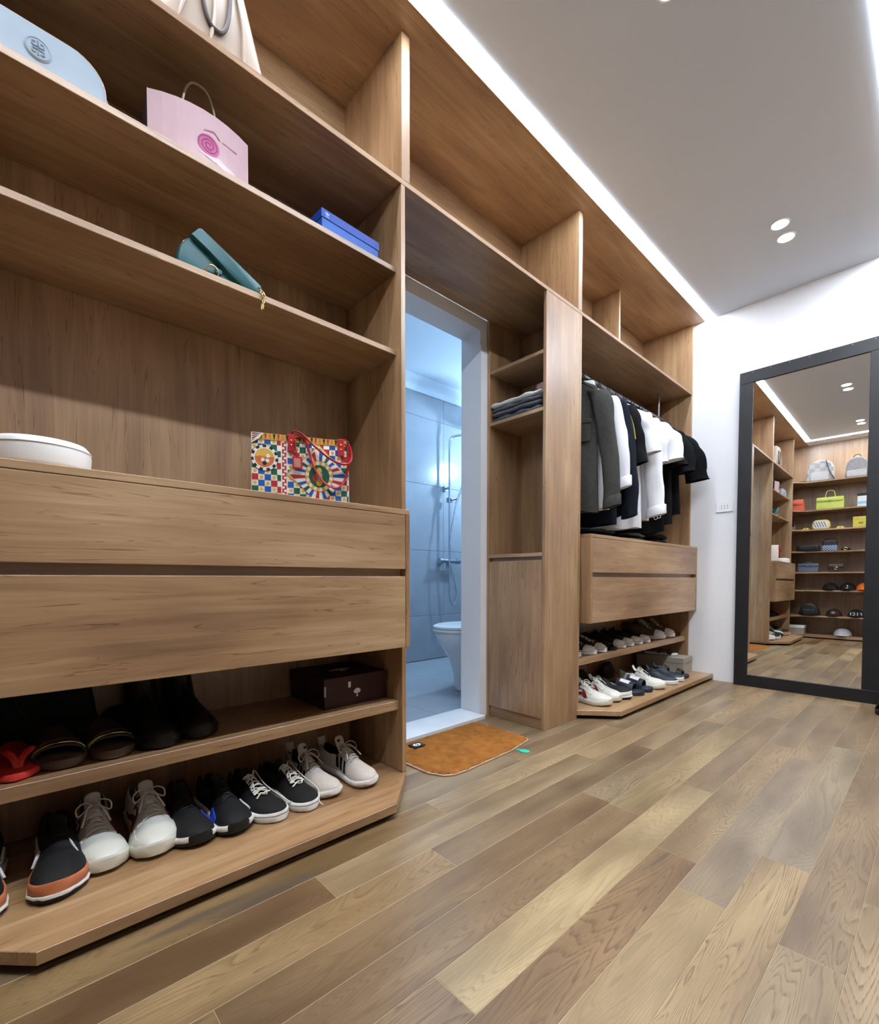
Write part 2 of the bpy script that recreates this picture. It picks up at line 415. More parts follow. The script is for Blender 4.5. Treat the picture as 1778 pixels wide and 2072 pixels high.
prof = [(0, 0), (0.0, -0.10), (-0.012, -0.10), (-0.022, -0.085), (-0.03, -0.06), (-0.055, -0.035), (-0.085, -0.022), (-0.10, -0.012), (-0.10, 0)]
tag(MB().prism([(BY1 + p[0], BZ + p[1]) for p in prof], BX0, BX1, plane='YZ').build('trim_1', CEILP, smooth=True, ang=25), kind='structure')
fb = struct('floor_bathroom')
MB().box(BX0, BX1, 1.845, BY1 + 0.01, -0.05, -0.012).build('grout_bed', GROUTB, fb)
for ix in range(6):
    for iy in range(4):
        x0, x1 = 0.55 + ix * 0.6, 0.55 + (ix + 1) * 0.6; y0, y1 = 1.70 + iy * 0.6, 1.70 + (iy + 1) * 0.6
        x0, x1, y0, y1 = max(x0, BX0), min(x1, BX1), max(y0, 1.846), min(y1, BY1)
        if x1 - x0 < 0.02 or y1 - y0 < 0.02: continue
        MB().box(x0 + 0.0012, x1 - 0.0012, y0 + 0.0012, y1 - 0.0012, -0.014, -0.004).build('tile', FTILE, fb, bevel=0.001)

# shower set on the bathroom wall
SX, SY = 3.07, BY1 - 0.004
sh = thing('shower_set', 'chrome shower riser with hand shower and hose on bathroom tiles', 'shower', (SX, SY, 0.9))
org = tuple(sh.location)
MB().tube(bez([(SX, SY - 0.07, 0.93), (SX, SY - 0.07, 1.5), (SX, SY - 0.07, 1.98), (SX + 0.004, SY - 0.075, 2.05), (SX + 0.05, SY - 0.11, 2.085), (SX + 0.22, SY - 0.26, 2.11), (SX + 0.34, SY - 0.36, 2.10)], 36), 0.011, 10).build('riser_pipe', CHROME, sh, org, smooth=True)
MB().lathe([(0.0, 0.012), (0.012, 0.012), (0.03, 0.004), (0.10, 0.0), (0.10, -0.012), (0.0, -0.014)], (SX + 0.34, SY - 0.36, 2.085), 28).build('rain_head', CHROME, sh, org, smooth=True)
MB().tube([(SX - 0.10, SY - 0.065, 0.915), (SX + 0.10, SY - 0.065, 0.915)], 0.021, 14).build('mixer_body', CHROME, sh, org, smooth=True)
for s in (-1, 1):
    MB().tube([(SX + s * 0.09, SY - 0.065, 0.915), (SX + s * 0.13, SY - 0.065, 0.915)], 0.026, 14).build('handle', CHROME, sh, org, smooth=True)
    MB().lathe([(0.0, 0), (0.03, 0), (0.03, -0.012), (0.012, -0.02), (0.012, -0.06), (0, -0.06)], (SX + s * 0.06, SY, 0.915), 16, axis='Y').build('wall_flange', CHROME, sh, org, smooth=True)
MB().box(SX - 0.022, SX + 0.022, SY - 0.09, SY - 0.045, 1.46, 1.51).tube([(SX + 0.0, SY - 0.09, 1.485), (SX + 0.035, SY - 0.13, 1.50)], 0.014, 10).build('slider', CHROME, sh, org, bevel=0.006, seg=2)
MB().tube([(SX, SY - 0.07, 1.60), (SX, SY, 1.60)], 0.012, 10).box(SX - 0.02, SX + 0.02, SY - 0.02, SY, 1.58, 1.62).build('bracket', CHROME, sh, org)
MB().tube([(SX + 0.02, SY - 0.13, 1.44), (SX + 0.07, SY - 0.15, 1.58), (SX + 0.10, SY - 0.17, 1.66)], [0.010, 0.012, 0.016], 10).build('hand_shower', CHROME, sh, org, smooth=True)
MB().lathe([(0, 0.02), (0.02, 0.018), (0.045, 0.005), (0.045, -0.006), (0, -0.010)], (SX + 0.115, SY - 0.185, 1.68), 18, axis='Y').build('spray_face', CHROME, sh, org, smooth=True)
MB().tube(bez([(SX + 0.02, SY - 0.13, 1.43), (SX - 0.035, SY - 0.12, 1.15), (SX - 0.045, SY - 0.11, 0.85), (SX - 0.03, SY - 0.10, 0.58), (SX + 0.02, SY - 0.10, 0.50), (SX + 0.06, SY - 0.10, 0.60), (SX + 0.03, SY - 0.09, 0.78), (SX + 0.0, SY - 0.075, 0.90)], 40), 0.0065, 8).build('hose', CHROME, sh, org, smooth=True)

# toilet, seen in profile through the doorway
TX, TY = 2.04, 2.20
wc = thing('toilet', 'white ceramic toilet with closed lid beyond the doorway', 'toilet', (TX + 0.33, TY, 0))
org = tuple(wc.location)
rings = []
for z, xf, xb, w in ((0.0, 0.17, 0.56, 0.10), (0.03, 0.17, 0.56, 0.105), (0.10, 0.165, 0.57, 0.11), (0.20, 0.13, 0.59, 0.12), (0.28, 0.075, 0.60, 0.145), (0.34, 0.03, 0.60, 0.165), (0.385, 0.012, 0.60, 0.175), (0.40, 0.015, 0.60, 0.174)):
    ring = []
    for k in range(28):
        a = 2 * pi * k / 28; cx = (xf + xb) / 2; hx = (xb - xf) / 2
        ring.append((TX + cx - hx * cos(a) * (1 if cos(a) > 0 else 1), TY + w * math.copysign(abs(sin(a)) ** 0.8, sin(a)), z))
    rings.append(ring)
MB().loft(rings).build('bowl', CERAMIC, wc, org, smooth=True, ang=60)
def seat_ring(s, z): return [(TX + 0.245 - 0.245 * s * cos(2 * pi * k / 32) * (1.0), TY + 0.18 * s * math.copysign(abs(sin(2 * pi * k / 32)) ** 0.85, sin(2 * pi * k / 32)), z) for k in range(32)]
MB().loft([seat_ring(0.985, 0.402), seat_ring(1.0, 0.406), seat_ring(1.0, 0.416), seat_ring(0.985, 0.420)]).build('seat', PLASTIC_W, wc, org, smooth=True, ang=50)
MB().loft([seat_ring(0.985, 0.423), seat_ring(1.0, 0.428), seat_ring(0.99, 0.438), seat_ring(0.9, 0.446), seat_ring(0.5, 0.449)]).build('lid', PLASTIC_W, wc, org, smooth=True, ang=50)
MB().loft([[(TX + 0.58 + 0.09 * p[0], TY + 0.19 * p[1], z) for p in rrect(2, 2, 0.35, 4)] for z in (0.40, 0.41, 0.74, 0.75)]).build('cistern', CERAMIC, wc, org, smooth=True, ang=50)
MB().loft([[(TX + 0.58 + 0.095 * p[0], TY + 0.196 * p[1], z) for p in rrect(2, 2, 0.35, 4)] for z in (0.752, 0.775)]).build('cistern_lid', CERAMIC, wc, org, bevel=0.004)
tag(MB().box(2.72, 2.82, 1.845, 2.45, -0.01, 1.2).build('wall_bathroom_partition', WTILE), kind='structure')

# ================================================================== wardrobe units
# ---- overhead run above everything
ov = thing('overhead_cabinet_run', 'long open overhead oak compartment row running under the ceiling light strip', 'cabinet', (XL + 0.38, F, 2.128))
board(ov, 'shelf', XA0, XW - 0.001, F, D - 0.012, 2.128, 2.146, WX)
board(ov, 'ceiling_panel', XA0, XW - 0.001, 1.238, D - 0.012, 2.6464, 2.6496, WX)
board(ov, 'back_panel', XA0, XW - 0.001, D - 0.012, D - 0.001, 2.1465, 2.649, WX)
for x0, x1, y0 in ((1.045, 1.081, F), (2.205, 2.241, F), (XA0, XA0 + 0.018, F), (2.995, 3.013, 1.49)):
    board(ov, 'divider', x0, x1, y0, D - 0.012, 2.146, 2.646, WZ)
board(ov, 'end_panel', XW - 0.019, XW - 0.001, F, D - 0.012, 2.146, 2.646, WZ)

def drawer_block(root, x0, x1, wide_left):
    """two wide drawers hung in a carcass that stands proud of the unit"""
    FDp = 1.267
    board(root, 'drawer_top_board', x0, x1, FDp, D - 0.012, 0.970, 0.988, WX)
    board(root, 'drawer_side_board', x1 - 0.018, x1, FDp, D - 0.03, 0.511, 0.970, WZ)
    board(root, 'drawer_side_board', x0, x0 + 0.018, FDp, D - 0.03, 0.511, 0.970, WZ)
    board(root, 'drawer_bottom_board', x0 + 0.018, x1 - 0.018, FDp + 0.02, D - 0.03, 0.511, 0.527, WX)
    board(root, 'finger_rail', x0 + 0.0185, x1 - 0.0185, FDp + 0.030, FDp + 0.048, 0.70, 0.83, WX)
    d1 = board(root, 'drawer', x0 + 0.0195, x1 - 0.0195, FDp + 0.0005, FDp + 0.019, 0.783, 0.9685, WX)
    d2 = board(root, 'drawer', x0 + 0.0195, x1 - 0.0195, FDp + 0.0005, FDp + 0.019, 0.512, 0.757, WX)
    for d, z in ((d2, 0.757),):
        q = MB().box(x0 + 0.0195, x1 - 0.0195, FDp + 0.001, FDp + 0.0185, z, z + 0.0012).build('edge_band', EDGE, d, tuple(root.location))
def base_shelf(root, pts, kick):
    MB().prism(pts, 0.020, 0.047).build('base_shelf', WX, root, tuple(root.location), bevel=0.0012)
    MB().prism(kick, 0.0, 0.0198).build('toe_kick', BLACKGAP, root, tuple(root.location))

# ---- unit A: bags above, drawers, shoes below
ua = thing('wardrobe_unit', 'tall open oak wardrobe unit holding handbags above two wide drawers and shoe shelves', 'wardrobe', ((XA0 + XA1) / 2, F, 0), group='oak wardrobe units along the wall')
board(ua, 'side_panel', XA1 - 0.0185, XA1, F, D - 0.012, 0.048, 2.1275, WZ)
board(ua, 'side_panel', XA0, XA0 + 0.0185, F, D - 0.012, 0.048, 2.1275, WZ)
board(ua, 'back_panel', XA0 + 0.019, XA1 - 0.019, D - 0.030, D - 0.013, 0.048, 2.127, WZ)
for z0, z1, y0 in ((1.836, 1.854, F + 0.03), (1.547, 1.565, F + 0.03), (0.274, 0.307, F + 0.02)):
    board(ua, 'shelf', XA0 + 0.019, XA1 - 0.019, y0, D - 0.031, z0, z1, WX)
drawer_block(ua, XA0 + 0.03, 1.036, False)
FB = 1.1446
base_shelf(ua, [(XA0, D - 0.013), (XA0, F - 0.005), (0.028, FB), (0.880, FB), (XA1, F + 0.002), (XA1, D - 0.013)],
           [(XA0 + 0.01, D - 0.02), (XA0 + 0.01, F), (0.050, FB + 0.05), (0.860, FB + 0.05), (XA1 - 0.005, F + 0.03), (XA1 - 0.005, D - 0.02)])

# ---- tower beside the doorway, its open side facing the doorway
ub = thing('tower_cabinet', 'narrow oak tower with open shelves and a low door facing the bathroom doorway', 'cabinet', ((XB0 + XB1) / 2, F, 0))
board(ub, 'side_panel', XB0, XB1, F, F + 0.018, 0.0, 2.1275, WZ)
board(ub, 'stile', XB0, XB1, D - 0.022, D - 0.007, 0.0, 2.1275, WZ)
board(ub, 'back_panel', XB1 - 0.016, XB1, F + 0.0185, D - 0.0225, 0.0, 2.1275, WZ)
for z0, z1 in ((1.840, 1.858), (1.566, 1.584), (0.860, 0.878)):
    board(ub, 'shelf', XB0 + (0.004 if z0 > 1 else 0), XB1 - 0.0165, F + 0.0185, D - 0.0225, z0, z1, WY)
board(ub, 'finger_rail', XB0 + 0.022, XB0 + 0.04, F + 0.0185, D - 0.0225, 0.80, 0.8595, WY)
board(ub, 'door', XB0 + 0.001, XB0 + 0.019, F + 0.020, D - 0.024, 0.058, 0.841, WZ)
board(ub, 'plinth', XB0 + 0.012, XB0 + 0.03, F + 0.0185, D - 0.0225, 0.0, 0.056, WY)

# ---- unit C: hanging rod, drawers, shoes
XC1 = XW - 0.001
uc = thing('wardrobe_unit', 'oak wardrobe unit with hanging clothes above two drawers beside the mirror wall', 'wardrobe', ((XB1 + XC1) / 2, F, 0), group='oak wardrobe units along the wall')
board(uc, 'side_panel', XB1 + 0.0005, XB1 + 0.019, F, D - 0.012, 0.048, 2.1275, WZ)
board(uc, 'side_panel', XC1 - 0.0185, XC1, F, D - 0.012, 0.048, 2.1275, WZ)
board(uc, 'back_panel', XB1 + 0.0195, XC1 - 0.019, D - 0.030, D - 0.013, 0.048, 2.127, WZ)
board(uc, 'shelf', XB1 + 0.0195, XC1 - 0.019, F + 0.02, D - 0.031, 0.276, 0.309, WX)
drawer_block(uc, 2.267, XC1 - 0.002, True)
base_shelf(uc, [(XB1 + 0.001, D - 0.013), (XB1 + 0.001, F - 0.002), (2.378, FB), (XC1, FB), (XC1, D - 0.013)],
           [(XB1 + 0.01, D - 0.02), (XB1 + 0.01, F + 0.03), (2.40, FB + 0.05), (XC1 - 0.002, FB + 0.05), (XC1 - 0.002, D - 0.02)])
ROD_Y, ROD_Z = 1.475, 1.945
MB().tube([(XB1 + 0.02, ROD_Y, ROD_Z), (XC1 - 0.02, ROD_Y, ROD_Z)], 0.0125, 12).build('hanging_rod', STEEL, uc, tuple(uc.location), smooth=True)
MB().tube([(3.60, ROD_Y, ROD_Z + 0.012), (3.60, ROD_Y, 2.128)], 0.007, 8).build('rod_support', STEEL, uc, tuple(uc.location), smooth=True)

# ---- shelving unit behind the camera, seen in the mirror
ud = thing('corner_shelf_unit', 'oak corner shelving full of bags and caps seen in the tall mirror', 'shelf unit', (XL + 0.2, 1.0, 0))
XD = -0.30; YD0 = 0.18
def corner(x, chamf=True): return [(XL + 0.013, YD0 + 0.02), (x, YD0 + 0.02), (x, 1.20), (XA0 - 0.004, F + 0.02), (XA0 - 0.004, D - 0.013), (XL + 0.013, D - 0.013)]
SHELF_D = [2.085, 1.705, 1.446, 1.156, 0.880, 0.640, 0.300]
for z in SHELF_D:
    MB().prism(corner(XD), z - 0.018, z).build('shelf', WY, ud, tuple(ud.location), bevel=0.0012)
MB().prism([(XL + 0.013, 1.239), (XD - 0.1, 1.239), (XA0 - 0.004, 1.239), (XA0 - 0.004, D - 0.013), (XL + 0.013, D - 0.013)], 2.6464, 2.6496).build('ceiling_panel', WY, ud, tuple(ud.location))
MB().prism(corner(XD + 0.02), 0.015, 0.047).build('base_shelf', WY, ud, tuple(ud.location), bevel=0.0012)
MB().prism(corner(XD - 0.01), 0.0, 0.0148).build('toe_kick', BLACKGAP, ud, tuple(ud.location))
board(ud, 'back_panel', XL + 0.001, XL + 0.0125, YD0, D - 0.013, 0.0, 2.649, WZ)
board(ud, 'side_panel', XL + 0.013, XD, YD0, YD0 + 0.0185, 0.0, 2.649, WZ)
board(ud, 'back_panel', XL + 0.0135, XA0 - 0.001, D - 0.0125, D - 0.001, 0.0, 2.649, WZ)

# ================================================================== ceiling lights
def led(name, label, x0, x1, y0, y1, mat=None):
    t = thing(name, label, 'light strip', ((x0 + x1) / 2, (y0 + y1) / 2, ZC), group='light strips round the ceiling')
    MB().box(x0, x1, y0, y1, ZC - 0.0030, ZC - 0.0004).build('diffuser', mat or LEDM, t, tuple(t.location))
    return t
ALU = plain('aluminium_profile', (200, 200, 200), 0.4, 0.6, var=0.02)
led('light_strip', 'long white light strip glowing along the ceiling edge above the wardrobe', -0.42, XW - 0.002, 1.178, 1.236)
led('light_strip', 'short white light strip above the corner shelves seen in the mirror', -0.42, -0.362, 0.20, 1.177)
led('light_strip', 'white light strip at the upper corner of the ceiling opposite the wardrobe', -0.361, XW - 0.002, 0.142, 0.200, LEDR)
def downlight(x, y, label, power=1.0):
    t = thing('downlight', label, 'downlight', (x, y, ZC), group='round ceiling downlights')
    n = 28
    MB().lathe([(0.046, 0.0), (0.046, -0.004), (0.043, -0.006), (0.038, -0.005), (0.0375, 0.0)], (0, 0, 0), n).build('trim_ring', PLASTIC_W, t, smooth=True)
    MB().lathe([(0.0, -0.003), (0.0372, -0.003), (0.0372, -0.0008), (0.0, -0.0008)], (0, 0, 0), n).build('lens', LAMPM, t)
    l = bpy.data.lights.new('downlight_lamp', 'SPOT'); l.energy = SPOT_W * power; l.color = (1.0, 0.93, 0.74); l.spot_size = radians(58); l.spot_blend = 0.9; l.shadow_soft_size = 0.03
    lo = bpy.data.objects.new('downlight_lamp', l); COL.objects.link(lo); lo.parent = t; lo.location = (0, 0, -0.012)
downlight(3.083, 0.640, 'round recessed downlight of the pair above the mirror, farther from the wall')
downlight(3.225, 0.640, 'round recessed downlight of the pair above the mirror, nearer the wall')
downlight(1.46, 0.640, 'round downlight over the middle of the floor, farther from the mirror')
downlight(1.60, 0.640, 'round downlight over the middle of the floor, nearer the mirror')
downlight(0.06, 0.640, 'round downlight over the floor by the corner shelves, nearer them', 0.95)
downlight(0.20, 0.640, 'round downlight over the floor by the corner shelves, farther from them', 0.95)

# ================================================================== mirror and socket
MX = XW - 0.018
mr = thing('standing_mirror', 'tall mirror in a wide black wooden frame on the floor against the white wall', 'mirror', (MX, 0.62, 0.0))
mr.rotation_euler = (0, radians(0.3), radians(0.55))
Y0m, Y1m, Zm, wf = 0.245 - 0.62, 1.0 - 0.62, 2.178, 0.08
for nm, a in (('frame_rail', (Y0m, Y1m, 0.0, wf)), ('frame_rail', (Y0m, Y1m, Zm - wf, Zm)), ('frame_stile', (Y0m, Y0m + wf, wf, Zm - wf)), ('frame_stile', (Y1m - wf, Y1m, wf, Zm - wf))):
    MB().box(-0.030, 0.0, a[0], a[1], a[2], a[3]).build(nm, BLACK_FRAME, mr, bevel=0.002)
MB().box(-0.021, -0.004, Y0m + 0.0 + wf - 0.004, Y1m - wf + 0.004, wf - 0.004, Zm - wf + 0.004).build('glass', MIRROR, mr)
for k in range(7):
    MB().lathe([(0.0, 0.0), (0.0022, 0.0), (0.0018, -0.0012), (0, -0.0016)], (-0.030, Y0m + 0.06 + k * 0.103, Zm - 0.012), 8, axis='X').build('nail', STEEL, mr)
so = thing('wall_socket', 'white wall socket plate with six small holes beside the mirror', 'socket', (XW - 0.0005, 1.089, 1.268))
MB().loft([[(-d, p[0] * s, p[1] * s) for p in rrect(0.112, 0.072, 0.004, 3)] for d, s in ((0.0, 1.0), (0.006, 1.0), (0.0085, 0.965))]).build('plate', PLASTIC_W, so, bevel=0.0)
for a in (-0.018, 0.0, 0.018):
    for b in (-0.008, 0.008):
        MB().box(-0.0090, -0.0083, a - 0.0022, a + 0.0022, b - 0.003, b + 0.003).build('slot', DARKHOLE, so)

# ================================================================== shoes
_S = [0.0, 0.02, 0.05, 0.10, 0.17, 0.24, 0.30, 0.345, 0.375, 0.42, 0.47, 0.52, 0.58, 0.64, 0.70, 0.76, 0.82, 0.87, 0.91, 0.945, 0.97, 0.988, 1.0]
_PX = [0, .02, .05, .10, .25, .45, .62, .75, .87, .945, .985, 1]
_PW = [.18, .40, .54, .66, .72, .73, .90, 1.0, .94, .70, .42, .16]
NP = 21
class Shoe:
    def __init__(s, L=0.28, W=0.105, side=1, sole=(0.030, 0.022), heel=0.092, ankle=0.074, instep=0.098, toe=0.052, open_to=0.36, spring=0.010, flare=1.05, chunky=0.0, square=2.3):
        s.__dict__.update(locals()); s.wave = chunky
    def hw(s, t): return s.W / 2 * interp(_PX, _PW, t)
    def cx(s, t): return s.side * 0.010 * sin(pi * min(1, max(0, (t - 0.1) / 0.9))) * (1 if t < 1 else 0)
    def y(s, t): return s.L * (0.5 - t)
    def zb(s, t): return s.spring * max(0, (t - 0.72) / 0.28) ** 2 + (0.003 * max(0, (0.08 - t) / 0.08))
    def zt(s, t): return s.sole[0] + (s.sole[1] - s.sole[0]) * min(1, t / 0.75) + s.zb(t)
    def top(s, t):
        return interp([0, .06, .14, .22, .30, .36, .42, .52, .64, .76, .87, .95, 1.0],
                      [s.heel * .96, s.heel, s.heel * .90, s.ankle, s.ankle * .98, s.ankle * 1.10, s.instep, s.instep * .90, s.instep * .70, s.toe * 1.06, s.toe * .95, s.toe * .78, s.toe * .55], t) + s.zb(t) * 0.6
    def ring(s, t, grow=0.0):
        b = s.hw(t) * 0.965 + grow; z0 = s.zt(t) - 0.004; T_ = s.top(t) + grow; c = s.cx(t); y = s.y(t); pts = []
        if t <= s.open_to:
            lean = 0.80
            half = [(b, z0), (b * 1.01, z0 + (T_ - z0) * .25), (b * .98, z0 + (T_ - z0) * .5), (b * .90, z0 + (T_ - z0) * .75), (b * lean, T_ - 0.002), (b * lean - 0.003, T_), (b * lean - 0.0075, T_ - 0.003), (b * .66, T_ - (T_ - z0) * .35), (b * .62, z0 + 0.022), (b * .4, z0 + 0.013)]
            half = [(max(0.0015, x), z) for x, z in half]
            pts = [(c + x, y, z) for x, z in half] + [(c, y, z0 + 0.012)] + [(c - x, y, z) for x, z in half[::-1]]
        else:
            for k in range(NP):
                a = pi * k / (NP - 1); p = 2.0 / s.square
                x = b * math.copysign(abs(cos(a)) ** p, cos(a)); zz = abs(sin(a)) ** (2.0 / 2.1)
                nar = 1 - 0.42 * zz ** 2 * max(0, min(1, (0.86 - t) / 0.3))
                pts.append((c + x * nar, y, z0 + (T_ - z0) * zz))
        return pts
    def surf(s, t, a, off=0.001):
        """point on the closed upper, a = angle over the section (0 one side, pi the other)"""
        b = s.hw(t) * 0.965 + off; z0 = s.zt(t) - 0.004; T_ = s.top(t) + off; p = 2.0 / s.square
        zz = abs(sin(a)) ** (2.0 / 2.1); x = b * math.copysign(abs(cos(a)) ** p, cos(a))
        nar = 1 - 0.42 * zz ** 2 * max(0, min(1, (0.86 - t) / 0.3))
        if t <= s.open_to: nar = 1 - 0.18 * zz ** 2
        return (s.cx(t) + x * nar, s.y(t), z0 + (T_ - z0) * zz)
def sole_mb(s, z0f, z1f, grow, wav=0.0, t0=0.0, t1=1.0):
    mb = MB(); rings = []
    for t in _S:
        if t < t0 or t > t1: continue
        w = s.hw(t) + grow; y = s.y(t) + (grow if t < 0.02 else (-grow if t > 0.985 else 0)); c = s.cx(t)
        a, b = z0f(t), z1f(t)
        if wav: a += wav * (0.5 + 0.5 * sin(t * 46)) * (1 if 0.05 < t < 0.97 else 0)
        e = min(0.004, (b - a) * 0.3)
        rings.append([(c - w + e, y, a), (c + w - e, y, a), (c + w, y, a + e), (c + w, y, b - e), (c + w - e, y, b), (c - w + e, y, b), (c - w, y, b - e), (c - w, y, a + e)])
    return mb.loft(rings)
def patch(s, outline, off=0.0022, mat=None, mb=None):
    """small panel laid on the upper: outline in (t, angle) mapped to the surface"""
    mb = mb or MB(); n = len(outline); vs = [s.surf(t, a, off) for t, a in outline]; vs2 = [s.surf(t, a, off - 0.003) for t, a in outline]
    mb.add(vs + vs2, [tuple(range(n))] + [(i, (i + 1) % n, n + (i + 1) % n, n + i) for i in range(n)], mat)
    return mb
def strip(s, ts, a0, a1, off=0.0022, mb=None, mat=None):
    """band along the length: for t in ts between angles a0(t) and a1(t)"""
    mb = mb or MB(); rings = []
    for t in ts:
        A, B = (a0(t) if callable(a0) else a0), (a1(t) if callable(a1) else a1)
        rings.append([s.surf(t, A + (B - A) * k / 4, off) for k in range(5)] + [s.surf(t, B + (A - B) * k / 4, off - 0.004) for k in range(5)])
    return mb.loft(rings, mat)
def frange(a, b, n): return [a + (b - a) * i / (n - 1) for i in range(n)]
def laces(s, root, mat, t0=0.40, t1=0.66, n=6, r=0.0022, half=0.55, bow=1, messy=0, seed=0):
    rg = random.Random(seed); mb = MB()
    for k in range(n):
        t = t0 + (t1 - t0) * k / (n - 1); tn = t + (t1 - t0) / n * 0.9
        for d in (1, -1):
            if d == -1 and k == n - 1: continue
            A = pi / 2 - half * d; B = pi / 2 + half * d
            path = []
            for q in range(7):
                u = q / 6; a = A + (B - A) * u
                path.append(Vector(s.surf(t + (tn - t) * u * (1 if k % 2 else 0.55), a, r * 0.9 + 0.0015 + messy * rg.uniform(0, 0.006))) + Vector((0, 0, 0.002 * sin(pi * u))))
            mb.tube(path, r, 6, flat=0.55)
    mb.build('lace', mat, root, smooth=True)
    if bow:
        c = Vector(s.surf(t0 - 0.01, pi / 2, 0.006)); mb = MB()
        for d in (-1, 1):
            mb.tube(bez([c, c + Vector((d * 0.018, -0.010, 0.014)), c + Vector((d * 0.036, -0.018, 0.006)), c + Vector((d * 0.034, -0.030, -0.010)), c + Vector((d * 0.014, -0.018, 0.0)), c], 20), r, 6, flat=0.6)
            mb.tube(bez([c, c + Vector((d * 0.012, -0.020, 0.006)), c + Vector((d * 0.022, -0.046, -0.010)), c + Vector((d * 0.030, -0.062, -0.026))], 12), r, 6, flat=0.6)
        mb.lathe([(0, -0.005), (0.005, -0.003), (0.006, 0), (0.005, 0.003), (0, 0.005)], tuple(c), 8)
        mb.build('bow', mat, root, smooth=True)
def upper(s, root, mat, lining, name='upper'):
    rings = [s.ring(t) for t in _S]
    n = len(rings[0]); mb = MB()
    def mf(i, j):
        return lining if (_S[i + 1] <= s.open_to + 0.03 and 5 <= j <= n - 7) else mat
    mb.loft(rings, closed=False, matfn=mf)
    # close toe and heel ends
    e = len(mb.v) - n
    mb.f.append(tuple(range(e, e + n))); mb.m.append(mb.mi(mat)); mb.f.append(tuple(range(n))[::-1]); mb.m.append(mb.mi(mat))
    return mb.build(name, mat, root, smooth=True, sub=1)
def tongue(s, root, mat, h=0.030, t_end=0.54, w=0.42):
    rings = []
    for k in range(9):
        u = k / 8
        t = 0.31 + (t_end - 0.31) * u
        zt_ = s.top(max(t, 0.40)) + 0.004 if t > 0.38 else s.top(0.40) + 0.004 + (0.38 - t) / 0.07 * h
        ww = s.hw(0.45) * w * (1.15 - 0.25 * u); y = s.y(t); c = s.cx(t)
        th = 0.0035
        rings.append([(c - ww, y, zt_ - 0.006), (c - ww * .5, y - 0.001, zt_ - 0.001), (c, y, zt_), (c + ww * .5, y - 0.001, zt_ - 0.001), (c + ww, y, zt_ - 0.006),
                      (c + ww, y + th, zt_ - 0.006 - th), (c, y + th, zt_ - th), (c - ww, y + th, zt_ - 0.006 - th)])
    return MB().loft(rings).build('tongue', mat, root, smooth=True, sub=1)
S_WHITE = plain('white_leather', (216, 217, 210), 0.42, var=0.03, scale=14)
S_WSOLE = plain('white_rubber', (228, 228, 226), 0.5, var=0.02)
S_CREAM = plain('cream_rubber', (206, 200, 182), 0.5, var=0.05)
S_BLACK = plain('black_knit', (20, 21, 24), 0.75, var=0.25, scale=120, bump=0.3, bscale=700)
S_BLACKR = plain('black_rubber', (16, 16, 17), 0.55)
S_CANVAS = plain('black_canvas', (22, 22, 24), 0.85, var=0.2, scale=150, bump=0.3, bscale=900)
S_LINING = plain('dark_lining', (26, 23, 22), 0.9)
S_GLINING = plain('grey_lining', (92, 88, 84), 0.9)
S_ORANGE = plain('tan_orange_leather', (196, 118, 80), 0.45, var=0.08)
S_RED = plain('dark_red_leather', (126, 34, 30), 0.45)
S_BLUE = plain('bright_blue_rubber', (44, 78, 190), 0.5)
S_LACE = plain('white_cotton_lace', (226, 224, 214), 0.8)
S_GREY = plain('pale_grey_knit', (196, 188, 180), 0.75, var=0.06, scale=160, bump=0.25, bscale=800)
S_GLACE = plain('grey_beige_lace', (196, 188, 176), 0.8)
S_BROWN = plain('brown_suede', (96, 82, 72), 0.85, var=0.12)
S_DKBROWN = plain('dark_brown_leather', (58, 46, 40), 0.5)
S_NAVY = plain('dark_navy_rubber', (38, 46, 60), 0.5, var=0.1)
S_CORAL = plain('coral_red_rubber', (226, 62, 56), 0.5, var=0.04)
S_PINK = plain('coral_pink_rubber', (226, 130, 120), 0.5)
S_TAUPE = plain('taupe_leather', (94, 78, 68), 0.5, var=0.06)
S_KHAKI = plain('dark_grey_nubuck', (66, 58, 54), 0.85, var=0.1)

